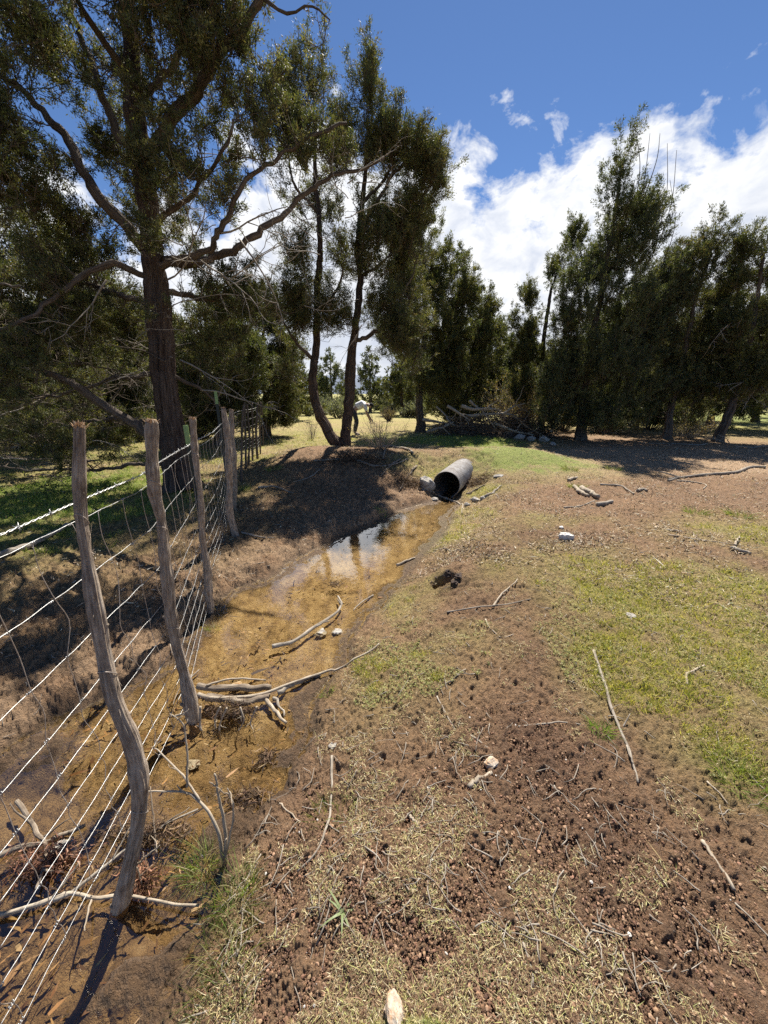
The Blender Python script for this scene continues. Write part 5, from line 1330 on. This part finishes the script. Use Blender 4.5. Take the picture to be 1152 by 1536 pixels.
def shoots(label, specs, seed, mat='dead_pale', name='bare_shoots', cat='branch'):
    g = np.random.default_rng(seed); ac = Acc(); c = None
    for px, Y, w in specs:
        P = resample([A(x, y, Yy) for (x, y), Yy in zip(px, Y)], 22)
        if c is None: c = P[0].copy()
        r = px2m(px[0][0], px[0][1], Y[0], w) * .36
        P += np.cumsum(g.normal(0, .0012, P.shape), 0); ac.tube(P, np.linspace(r, r * .4, 22), 6)
        for k in range(3):
            i = g.integers(5, 20); d = unit(g.normal(0, 1, 3) + unit(P[i + 1] - P[i - 1]) * .8); l = g.uniform(.02, .07)
            ac.tube(P[i] + d * np.linspace(0, l, 6)[:, None] + np.cumsum(g.normal(0, .002, (6, 3)), 0), np.linspace(r * .5, r * .2, 6), 4)
    o = ac.build(name, M[mat]); o.data.transform(__import__('mathutils').Matrix.Translation([-float(q) for q in c])); o.location = [float(q) for q in c]
    return tag(o, label, cat)
q = gr_(335, 1300); Yb = q[1]
shoots('bleached forked shoots standing by the green grass clump at the water edge', [([(337, 1300), (325, 1240), (300, 1200), (275, 1185), (210, 1187)], [Yb, Yb + .03, Yb + .07, Yb + .1, Yb + .12], 8), ([(338, 1300), (334, 1240), (325, 1190), (318, 1160)], [Yb, Yb + .02, Yb + .04, Yb + .05], 8), ([(335, 1298), (352, 1220), (345, 1180)], [Yb, Yb + .02, Yb + .03], 5),
                                                                      ([(300, 1200), (270, 1160), (238, 1130), (225, 1122)], [Yb + .07, Yb + .14, Yb + .2, Yb + .22], 5), ([(280, 1180), (282, 1130), (278, 1085), (262, 1070)], [Yb + .1, Yb + .16, Yb + .2, Yb + .2], 5)], 5)
q2 = gr_(200, 1340)[1]
shoots('thin white forked twig clinging to the foot of the near stave', [([(178, 1412), (200, 1370), (212, 1342), (205, 1310), (200, 1300)], [q2 - .08, q2, q2, q2, q2], 5), ([(200, 1302), (215, 1285), (232, 1270)], [q2, q2, q2], 5)], 6)
q3 = gr_(345, 1100)[1]
shoots('tangle of thin pale roots hanging on the downstream side of the log jam', [([(340, 1062), (330, 1090), (338, 1120), (350, 1130)], [q3, q3, q3 - .02, q3 - .05], 4), ([(300, 1060), (300, 1090), (310, 1110), (345, 1103)], [q3 + .02, q3, q3, q3], 5), ([(360, 1060), (365, 1080), (355, 1100)], [q3 + .02, q3, q3], 4), ([(385, 1060), (375, 1080), (380, 1095)], [q3 + .05, q3 + .03, q3], 4), ([(255, 1075), (280, 1068), (300, 1058)], [q3 + .1, q3 + .08, q3 + .08], 5), ([(330, 1060), (322, 1080), (325, 1096)], [q3 + .04, q3 + .02, q3], 4),
                                                       ([(345, 1128), (365, 1108), (390, 1092)], [q3 - .04, q3, q3], 3)], 7)
# mud and leaf wads caught in the debris
def wad(label, px, py, size, n, seed, cols, L=(.03, .006), name='debris_wad'):
    g = np.random.default_rng(seed); c = gr_(px, py); 
    p = c + g.normal(0, 1, (n, 3)) * np.array(size) * .5; p[:, 2] = np.maximum(height(p[:, 0], p[:, 1]), WZ) + np.abs(g.normal(0, size[2], n))
    d = unit(g.normal(0, 1, (n, 3)) * [1, 1, .4]); up = unit(g.normal(0, 1, (n, 3)))
    V, f, C = strips(p, d, g.uniform(.5, 1.5, n) * L[0], g.uniform(.4, 1.4, n) * L[1], g.normal(0, .4, (n, 3)), up, 3, pick(g, n, cols))
    o = mesh_np(name, V - c, f, M['litter'], col=C); o.location = [float(q) for q in c]; return tag(o, label, 'debris')
brn = [(.06, .035, .022), (.10, .06, .038), (.16, .10, .06), (.25, .17, .10), (.035, .022, .015)]
wad('dark matted roots and leaves packed under the log jam', 350, 1075, (.13, .05, .03), 900, 1, brn)
wad('reddish needle wad caught under the fence wires', 75, 1300, (.14, .06, .03), 900, 2, [(.14, .06, .035), (.22, .10, .06), (.07, .04, .03), (.3, .17, .11)])
wad('brown leaf wad packed against the near stave', 225, 1260, (.20, .04, .025), 1000, 3, brn)
wad('rusty needle wad at the foot of the white branch', 215, 1330, (.07, .04, .02), 500, 4, [(.20, .09, .05), (.28, .15, .09), (.10, .05, .03)])
wad('small dark leaf clump on the stream edge by the bare shoots', 400, 1140, (.07, .05, .012), 260, 5, brn)
wad('dark leaf clump at the tip of the curved stick in the stream', 503, 882, (.07, .05, .03), 220, 6, brn)
wad('dark leaf scraps drifted against the bank near the bare shoots', 370, 1200, (.12, .06, .012), 420, 7, brn)

wad('dark roots and fallen bits heaped left of the culvert', 618, 728, (.40, .30, .07), 1500, 8, brn, L=(.07, .010))
wad('dark root mass on the soil right of the culvert', 715, 725, (.30, .25, .05), 900, 9, brn, L=(.06, .010))
wad('dead sticks and needles around the foot of the forked juniper', 540, 690, (.7, .35, .06), 1800, 10, brn, L=(.09, .011))
for p, w, m, l in [([(600, 690), (585, 700), (572, 716)], 5, 'log', 'dark root curving down the mound'), ([(625, 700), (612, 715), (600, 735)], 5, 'log', 'dark root hanging toward the pipe'), ([(470, 692), (520, 690), (560, 694)], 4, 'dead', 'long thin branch lying along the mound crest'),
                   ([(530, 690), (560, 700), (590, 698), (612, 690)], 6, 'dead', 'crooked branch on the mound below the forked juniper'), ([(480, 705), (462, 718), (440, 724)], 3, 'dead', 'thin root on the shaded slope of the mound'), ([(300, 1010), (270, 1040), (262, 1062)], 4, 'log', 'muddy root beside the second stave')]:
    stick('stick', l, p, w, m)

# ------------------------------------------------------------------ grass clumps and weeds
def clump(label, px, py, r, hgt, n, seed, cols, name='grass_clump', w=.0028, lean=(0, 0)):
    g = np.random.default_rng(seed); c = gr_(px, py); a = g.uniform(0, 6.28, n); rad = np.sqrt(g.random(n)) * r
    x, y = c[0] + np.cos(a) * rad, c[1] + np.sin(a) * rad; z = height(x, y) - .003
    d = unit(np.stack([np.cos(a) * rad / r * .6 + g.normal(0, .25, n) + lean[0], np.sin(a) * rad / r * .6 + g.normal(0, .25, n) + lean[1], np.ones(n)], 1))
    bend = np.stack([d[:, 0] * 1.0, d[:, 1] * 1.0, -np.abs(g.normal(.25, .2, n))], 1)
    up = np.stack([np.cos(a + 1.5), np.sin(a + 1.5), np.zeros(n)], 1)
    V, f, C = strips(np.stack([x, y, z], 1) - c, d, g.uniform(.4, 1.1, n) * hgt, np.full(n, w), bend, up, 4, pick(g, n, cols))
    o = mesh_np(name, V, f, M['grass'], col=C); o.location = [float(q) for q in c]; return tag(o, label, 'grass clump')
gcols = [(.10, .17, .03), (.15, .22, .045), (.22, .28, .08), (.32, .30, .14), (.40, .35, .20)]
clump('lush grass clump overhanging the water beside the bleached shoots', 300, 1300, .065, .12, 240, 1, gcols)
clump('lighter grass clump on the bank edge right of the bleached shoots', 352, 1345, .075, .11, 280, 2, gcols)
clump('straw mixed grass clump below the lighter one', 345, 1420, .09, .09, 260, 3, [(.36, .32, .18), (.28, .28, .13), (.16, .2, .06)])
clump('sparse dark grass clump at the bottom of the stream bank', 330, 1495, .08, .08, 180, 4, [(.30, .28, .15), (.16, .2, .06), (.12, .15, .05)])
clump('bright green tuft at the end of the level stick', 901, 1098, .045, .06, 150, 5, [(.12, .24, .03), (.18, .3, .05), (.25, .34, .09)])
clump('thick green grass patch at the right edge of the bank', 1118, 1175, .10, .085, 320, 6, [(.16, .24, .04), (.24, .3, .07), (.34, .34, .12)])
clump('small straw tuft standing in the stream below the third stave', 320, 945, .045, .07, 90, 7, [(.38, .34, .18), (.2, .22, .07)])
clump('bright tuft on the far mud edge of the stream', 573, 770, .06, .09, 80, 8, [(.16, .28, .04), (.24, .36, .08)])
clump('green tuft near the split end of the long branch', 490, 1040, .04, .05, 70, 9, [(.2, .28, .06), (.3, .34, .1)])
clump('grass clump beside the thin curved stick', 500, 1220, .10, .06, 160, 10, gcols)
for i, (x, y, l) in enumerate([(410, 705, 'dry grass tuft at the foot of the far staves'), (360, 735, 'tall dry grass beside the bowed stave'), (865, 752 - 20, 'green tuft on the near edge of the track'), (1045, 770, 'spreading green tuft below the dirt track'), (1110, 775, 'bushy green tuft near the right edge below the track'), (855, 705, 'little bright tuft in the tree shadow on the track'), (920, 705, 'second bright tuft in the tree shadow on the track')]):
    clump(l, x, y, .13, .13, 130, 20 + i, gcols, w=.006)
# broad-leaved weed
def weed():
    c = gr_(514, 1372); g = np.random.default_rng(2); n = 7
    root = empty('weed', c, 'lone light green weed with strap leaves on the lower bank', 'weed')
    for i in range(n):
        a = i * 6.28 / n + g.normal(0, .3); d = unit(np.array([[math.cos(a), math.sin(a), .9]])); L = g.uniform(.05, .075)
        V, f, C = strips(c[None] + [[0, 0, .003]], d, np.array([L]), np.array([.009]), np.array([[math.cos(a) * .5, math.sin(a) * .5, -.55]]), np.array([[-math.sin(a) * 0, 0, 1.]]), 6, np.array([[.24, .30, .13]]))
        mesh_np('leaf', V, f, M['grass'], root, col=C)
weed()

# ------------------------------------------------------------------ brush pile
gb = np.random.default_rng(33)
def pile_branch(label, pts, w, forks=3, seed=0, mat='dead_pale'):
    g = np.random.default_rng(seed); P = resample([A(*p) for p in pts], 26); P[1:-1] += np.cumsum(g.normal(0, .006, (24, 3)), 0) * .6
    r = px2m(*pts[0], w) * .5; ac = Acc(); ac.tube(P, np.linspace(r, r * .35, 26), 8)
    for k in range(forks):
        i = g.integers(8, 24); d = unit(unit(P[i + 1] - P[i - 1]) + g.normal(0, .6, 3)); l = g.uniform(.3, .8)
        ac.tube(P[i] + d * np.linspace(0, l, 9)[:, None] + np.cumsum(g.normal(0, .015, (9, 3)), 0), np.linspace(r * .45, r * .15, 9), 5)
    c = P[0]; o = ac.build('brush_branch', M[mat]); o.data.transform(__import__('mathutils').Matrix.Translation([-float(q) for q in c])); o.location = [float(q) for q in c]
    return tag(o, label, 'branch', 'cut branches of the brush pile')
Yp = 13.2
for i, (pts, w, l) in enumerate([
        ([(692, 609, Yp), (712, 614, Yp), (735, 612, Yp), (752, 617, Yp)], 6, 'thick sawn branch with a pale cut end, highest on the brush pile'),
        ([(700, 624, Yp), (735, 621, Yp), (768, 622, Yp), (792, 640, Yp - .1), (826, 659, Yp - .3)], 5, 'long bright branch arching over the whole brush pile'),
        ([(671, 609, Yp + .2), (690, 622, Yp), (705, 632, Yp - .1)], 5, 'straight branch leaning on the left of the brush pile'),
        ([(704, 601, Yp + .3), (716, 612, Yp + .2), (728, 618, Yp)], 4, 'short branch poking up from the top of the brush pile'),
        ([(757, 620, Yp), (770, 610, Yp), (788, 605, Yp)], 4, 'thin branch rising to the right from the brush pile'),
        ([(634, 630, Yp + .8), (660, 634, Yp + .5), (690, 640, Yp)], 5, 'grey branch stretching left towards the cone juniper'),
        ([(640, 648, Yp + .2), (660, 642, Yp), (680, 634, Yp)], 5, 'low pale branch behind the grassy hump'),
        ([(826, 648, Yp - .4), (832, 637, Yp - .4), (837, 623, Yp - .4)], 4, 'crooked stick standing up at the right end of the brush pile'),
        ([(740, 634, Yp), (770, 646, Yp - .2), (800, 652, Yp - .3)], 5, 'branch half buried in the dark base of the brush pile'),
        ([(655, 610, Yp + .5), (668, 622, Yp + .2), (676, 634, Yp)], 3, 'thin dark stick at the left end of the brush pile')]):
    pile_branch(l, pts, w, 3, 200 + i)
def brush():
    g = np.random.default_rng(34); n = 620; K = 7
    s = np.stack([g.uniform(2.2, 6.0, n), g.uniform(12.9, 14.2, n), np.zeros(n)], 1); s[:, 2] = height(s[:, 0], s[:, 1]) + g.random(n) ** 1.5 * .75 * (1 - ((s[:, 0] - 4) / 2.4) ** 2)
    d = unit(np.stack([g.normal(.2, 1, n), g.normal(0, .4, n), g.normal(0, .28, n)], 1)); L = g.uniform(.4, 1.5, n)
    P = s[:, None] + d[:, None] * L[:, None, None] * np.linspace(-.5, .5, K)[None, :, None] + np.cumsum(g.normal(0, .025, (n, K, 3)), 1)
    P[..., 2] = np.maximum(P[..., 2], height(P[..., 0].ravel(), P[..., 1].ravel()).reshape(n, K) + .01)
    ac = Acc(); ac.tube(P, np.linspace(1, .4, K)[None] * g.uniform(.006, .016, n)[:, None], 5, mi=0)
    tag(ac.build('brush_twigs', M['twig']), 'tangled thin grey brushwood filling the pile', 'brushwood', kind='stuff')
brush()
# dead limbs lying and hanging at the foot of the right trees
def fallen(label, starts, L, r, seed, mat='dead'):
    g = np.random.default_rng(seed); P, R = bare_sprays(g, [starts[0][0] for s in starts], [s[1] for s in starts], L, 3, r, .3)
    z = height(P[..., 0].ravel(), P[..., 1].ravel()).reshape(P.shape[:2]); P[..., 2] = np.maximum(P[..., 2], z + .012)
    ac = Acc(); ac.tube(P, R, 5); c = P[0][0]; o = ac.build('fallen_branch', M[mat]); o.data.transform(__import__('mathutils').Matrix.Translation([-float(q) for q in c])); o.location = [float(q) for q in c]
    return tag(o, label, 'branch')
fallen('dead forked limb sprawling beneath the leaning juniper at the right edge', [(A(1150, 560, 12), (-.8, -.3, -.5)), (A(1145, 600, 12), (-1, -.3, -.3))], 1.3, .02, 1)
fallen('grey limb lying in the shade between the two slanting trunks', [(gr_(1060, 668, .05), (-1, .1, .1))], 1.6, .025, 2)
fallen('dead limb in the shade at the far right of the track', [(gr_(1150, 672, .05), (-1, .05, .12))], 1.8, .025, 3)
fallen('pale bare limb curving down beside the slanting trunk', [(A(1090, 500, 12.4), (.3, -.5, .6)), (A(1060, 560, 12.6), (-.8, -.4, 0))], 1.2, .016, 4, 'dead_pale')
fallen('bleached fallen branches on the grass behind the fence at the far left', [(gr_(60, 690, .3), (-1, .1, .2)), (gr_(30, 690, .4), (.8, .3, .2)), (gr_(100, 685, .3), (-.8, 0, .3))], 1.3, .018, 5, 'dead_pale')
fallen('low dead boughs resting on the ground between the near stave and the big trunk', [(gr_(150, 715, .3), (-1, .1, .05)), (gr_(200, 712, .35), (-1, .2, .05)), (gr_(190, 705, .5), (-1, 0, 0))], 1.5, .016, 6, 'twig')

# ------------------------------------------------------------------ person bending forward
def person():
    Y = 13.9; f = A(535.5, 652, Y); f[2] = hz(f[0], f[1])
    root = empty('person', f, 'person bending forward in a white shirt and dark trousers behind the forked tree', 'person')
    def skin(name, V, E, R, mat, parent, sub=2, rootv=0):
        me = bpy.data.meshes.new(name); me.from_pydata([tuple(v) for v in V], E, []); o = bpy.data.objects.new(name, me); COL.objects.link(o)
        md = o.modifiers.new('s', 'SKIN')
        for i, r in enumerate(R): me.skin_vertices[0].data[i].radius = (r, r) if np.ndim(r) == 0 else r
        for i in range(len(R)): me.skin_vertices[0].data[i].use_root = (i == rootv)
        o.modifiers.new('u', 'SUBSURF').levels = sub
        dg = bpy.context.evaluated_depsgraph_get(); ev = o.evaluated_get(dg); m2 = bpy.data.meshes.new_from_object(ev)
        o.modifiers.clear(); o.data = m2; m2.materials.clear(); m2.materials.append(M[mat]); o.parent = parent
        for p in m2.polygons: p.use_smooth = True
        return o
    # facing +x (to the right), bent at the hips; z in metres above the feet
    hip = (-.12, 0, .92)
    V = [hip, (0.04, 0, 1.02), (.22, 0, 1.08), (.33, 0, 1.09), (.40, 0, 1.08), (.46, 0, 1.06), (.55, 0, 1.02),      # spine to head 0..6
         (-.10, .09, .88), (-.02, .10, .50), (-.10, .10, .09), (.06, .11, .03),                                     # left leg 7..10
         (-.10, -.09, .88), (.02, -.10, .50), (-.06, -.10, .09), (.10, -.11, .03),                                  # right leg 11..14
         (.30, .19, 1.05), (.36, .22, .78), (.46, .18, .56), (.50, .16, .48),                                       # left arm 15..18
         (.30, -.19, 1.05), (.40, -.21, .80), (.52, -.16, .60), (.57, -.14, .53)]                                   # right arm 19..22
    E = [(0, 1), (1, 2), (2, 3), (3, 4), (4, 5), (5, 6), (0, 7), (7, 8), (8, 9), (9, 10), (0, 11), (11, 12), (12, 13), (13, 14), (3, 15), (15, 16), (16, 17), (17, 18), (3, 19), (19, 20), (20, 21), (21, 22)]
    R = [.13, .13, .14, .12, .055, .06, .09, .085, .058, .042, .035, .085, .058, .042, .035, .055, .042, .032, .028, .055, .042, .032, .028]
    k = [len(V)]
    for side, (hx, hy, hzv) in ((1, V[18]), (-1, V[22])):       # five fingers each
        b = 18 if side == 1 else 22
        for j, (dx, l) in enumerate([(-.028, .05), (-.010, .07), (.008, .075), (.024, .07), (.04, .055)]):
            V.append((hx + .01 + .012 * (j == 0), hy + dx, hzv - .035)); V.append((hx + .02 + .02 * (j == 0), hy + dx * 1.1, hzv - .035 - l)); E += [(b, len(V) - 2), (len(V) - 2, len(V) - 1)]; R += [.010, .008]
    skin('body', V, E, R, 'skin', root)
    skin('shirt', [(-.02, 0, .99), (.04, 0, 1.02), (.22, 0, 1.09), (.33, 0, 1.10), (.37, 0, 1.09), (.30, .19, 1.06), (.35, .22, .84), (.30, -.19, 1.06), (.38, -.215, .86)], [(0, 1), (1, 2), (2, 3), (3, 4), (3, 5), (5, 6), (3, 7), (7, 8)], [.15, .152, .165, .145, .08, .075, .062, .075, .062], 'shirt', root)
    skin('trousers', [hip, (-.03, 0, .985), (-.10, .09, .86), (-.02, .10, .50), (-.10, .10, .12), (-.10, -.09, .86), (.02, -.10, .50), (-.06, -.10, .12)], [(0, 1), (0, 2), (2, 3), (3, 4), (0, 5), (5, 6), (6, 7)], [.15, .145, .105, .078, .062, .105, .078, .062], 'trousers', root)
    skin('cap', [(.47, 0, 1.10), (.55, 0, 1.075), (.64, 0, 1.02)], [(0, 1), (1, 2)], [.07, .09, .03], 'hair', root)
    for s, x in ((1, -.10), (-1, -.06)): skin('shoe', [(x, s * .10, .045), (x + .08, s * .105, .04), (x + .18, s * .11, .03)], [(0, 1), (1, 2)], [.05, .045, .035], 'denim', root)
person()

# ------------------------------------------------------------------ sky, sun, camera
SUN_EL = R_(54); SUN_AZ = math.atan2(.27, .97)    # direction to the sun, measured from +Y towards +X
sun_dir = np.array([math.sin(SUN_AZ) * math.cos(SUN_EL), math.cos(SUN_AZ) * math.cos(SUN_EL), math.sin(SUN_EL)])
w = bpy.data.worlds.new('World'); bpy.context.scene.world = w; w.use_nodes = True
t = w.node_tree; t.nodes.clear()
out = t.nodes.new('ShaderNodeOutputWorld'); bg = t.nodes.new('ShaderNodeBackground'); bg.inputs['Strength'].default_value = .053
sky = t.nodes.new('ShaderNodeTexSky'); sky.sky_type = 'NISHITA'; sky.sun_disc = False; sky.sun_elevation = SUN_EL; sky.sun_rotation = SUN_AZ
sky.altitude = 2000; sky.air_density = 1.0; sky.dust_density = .1; sky.ozone_density = 4.0
tc = t.nodes.new('ShaderNodeTexCoord').outputs['Generated']
sep = t.nodes.new('ShaderNodeSeparateXYZ'); t.links.new(tc, sep.inputs[0])
X_, Y_, Z_ = sep.outputs
def wn(scale, detail, rough, sc=(1, 1, 1), off=(0, 0, 0), dist=0.0):
    mp = t.nodes.new('ShaderNodeMapping'); mp.inputs['Scale'].default_value = sc; mp.inputs['Location'].default_value = off; t.links.new(tc, mp.inputs['Vector'])
    n = N(t, 'ShaderNodeTexNoise', Scale=scale, Detail=detail, Roughness=rough, Distortion=dist); t.links.new(mp.outputs[0], n.inputs['Vector']); return n.outputs['Fac']
big_ = wn(3.2, 3, .5, (1, 1, 1.6), (1.3, .2, .4)); puff = wn(9, 9, .60, (1, 1, 1.5), (.3, 2.2, .1), .25)
# cumulus bank: its top edge about 24 degrees above the horizon
s1 = math_(t, 'SUBTRACT', .445, Z_)
s1 = math_(t, 'MULTIPLY', s1, 5.0)
xx = math_(t, 'MULTIPLY', math_(t, 'ADD', X_, .07), 4.0); xx = math_(t, 'SUBTRACT', 1.0, math_(t, 'MULTIPLY', xx, xx), clamp=True)
s1 = math_(t, 'ADD', s1, math_(t, 'MULTIPLY', math_(t, 'MULTIPLY', xx, .9), math_(t, 'MULTIPLY', math_(t, 'SUBTRACT', .475, Z_), 14.0, clamp=True)))
lft = math_(t, 'MULTIPLY', math_(t, 'SUBTRACT', -.12, X_), 1.6, clamp=True)
s1 = math_(t, 'SUBTRACT', s1, math_(t, 'MULTIPLY', lft, .8))
s1 = math_(t, 'ADD', s1, math_(t, 'MULTIPLY', math_(t, 'SUBTRACT', big_, .5), 1.1))
s1 = math_(t, 'ADD', s1, math_(t, 'MULTIPLY', math_(t, 'SUBTRACT', puff, .5), 3.0))
mask = math_(t, 'MULTIPLY', s1, 2.6, clamp=True)
# small wisps above the bank
wis = wn(26, 6, .62, (1, 1, .8), (4.1, .7, .3), .5); wz = math_(t, 'MULTIPLY', math_(t, 'SUBTRACT', .50, Z_), 5.0, clamp=True)
wm = wn(7, 2, .5, (1, 1, 1), (2.2, 5.1, 1.0))
wsp = math_(t, 'MULTIPLY', math_(t, 'MULTIPLY', math_(t, 'SUBTRACT', wis, .60), 5.0, clamp=True), wz)
wsp = math_(t, 'MULTIPLY', wsp, math_(t, 'MULTIPLY', math_(t, 'SUBTRACT', wm, .50), 6.0, clamp=True))
mask = math_(t, 'MAXIMUM', mask, math_(t, 'MULTIPLY', wsp, .8))
# thick parts are greyer beneath: optical depth grows into the bank
depth = math_(t, 'MULTIPLY', math_(t, 'SUBTRACT', s1, .55), .55, clamp=True)
pf = wn(15, 7, .6, (1, 1, 1.4), (7.3, 1.2, .1), .3)
grey = math_(t, 'MULTIPLY', depth, math_(t, 'MULTIPLY', math_(t, 'SUBTRACT', wn(3.6, 5, .55, (1, 1, 2.0), (5.3, 2.2, .1)), .40), 4.0, clamp=True))
cc = mix(t, grey, (9.6, 9.7, 9.9), (4.4, 5.0, 6.2))
cc = mix(t, math_(t, 'MULTIPLY', math_(t, 'SUBTRACT', .56, pf), 3.4, clamp=True), cc, (6.0, 6.6, 7.9))
mask = math_(t, 'MULTIPLY', mask, math_(t, 'ADD', math_(t, 'MULTIPLY', Y_, 3.0), 1.0, clamp=True))
skyc = mix(t, 1.0, sky.outputs[0], (.86, .98, 1.12), 'MULTIPLY')
final = mix(t, mask, skyc, cc)
t.links.new(final, bg.inputs['Color']); t.links.new(bg.outputs[0], out.inputs[0])
w.cycles.sampling_method = 'AUTOMATIC' if hasattr(w.cycles, 'sampling_method') else 'AUTOMATIC'

sl = bpy.data.lights.new('sun', 'SUN'); sl.energy = 5.0; sl.angle = R_(.53); sl.color = (1, .94, .84)
so = bpy.data.objects.new('sun', sl); COL.objects.link(so)
import mathutils
so.rotation_euler = mathutils.Vector(sun_dir).to_track_quat('Z', 'Y').to_euler(); so.location = (3, 10, 20)

cam = bpy.data.cameras.new('camera'); cam.sensor_fit = 'VERTICAL'; cam.sensor_height = 36; cam.lens = 36 * F / H; cam.clip_end = 4000; cam.clip_start = .02
co = bpy.data.objects.new('camera', cam); COL.objects.link(co); co.location = (0, 0, CZ); co.rotation_euler = (math.pi / 2 - PITCH, 0, 0)
sc = bpy.context.scene; sc.camera = co
sc.render.engine = 'CYCLES'; sc.cycles.max_bounces = 6; sc.cycles.diffuse_bounces = 2; sc.cycles.glossy_bounces = 2; sc.cycles.transparent_max_bounces = 8; sc.cycles.transmission_bounces = 3
sc.cycles.use_denoising = False; sc.cycles.sample_clamp_indirect = 6
sc.view_settings.view_transform = 'Standard'; sc.view_settings.look = 'None'; sc.view_settings.exposure = 1.06; sc.view_settings.gamma = 1
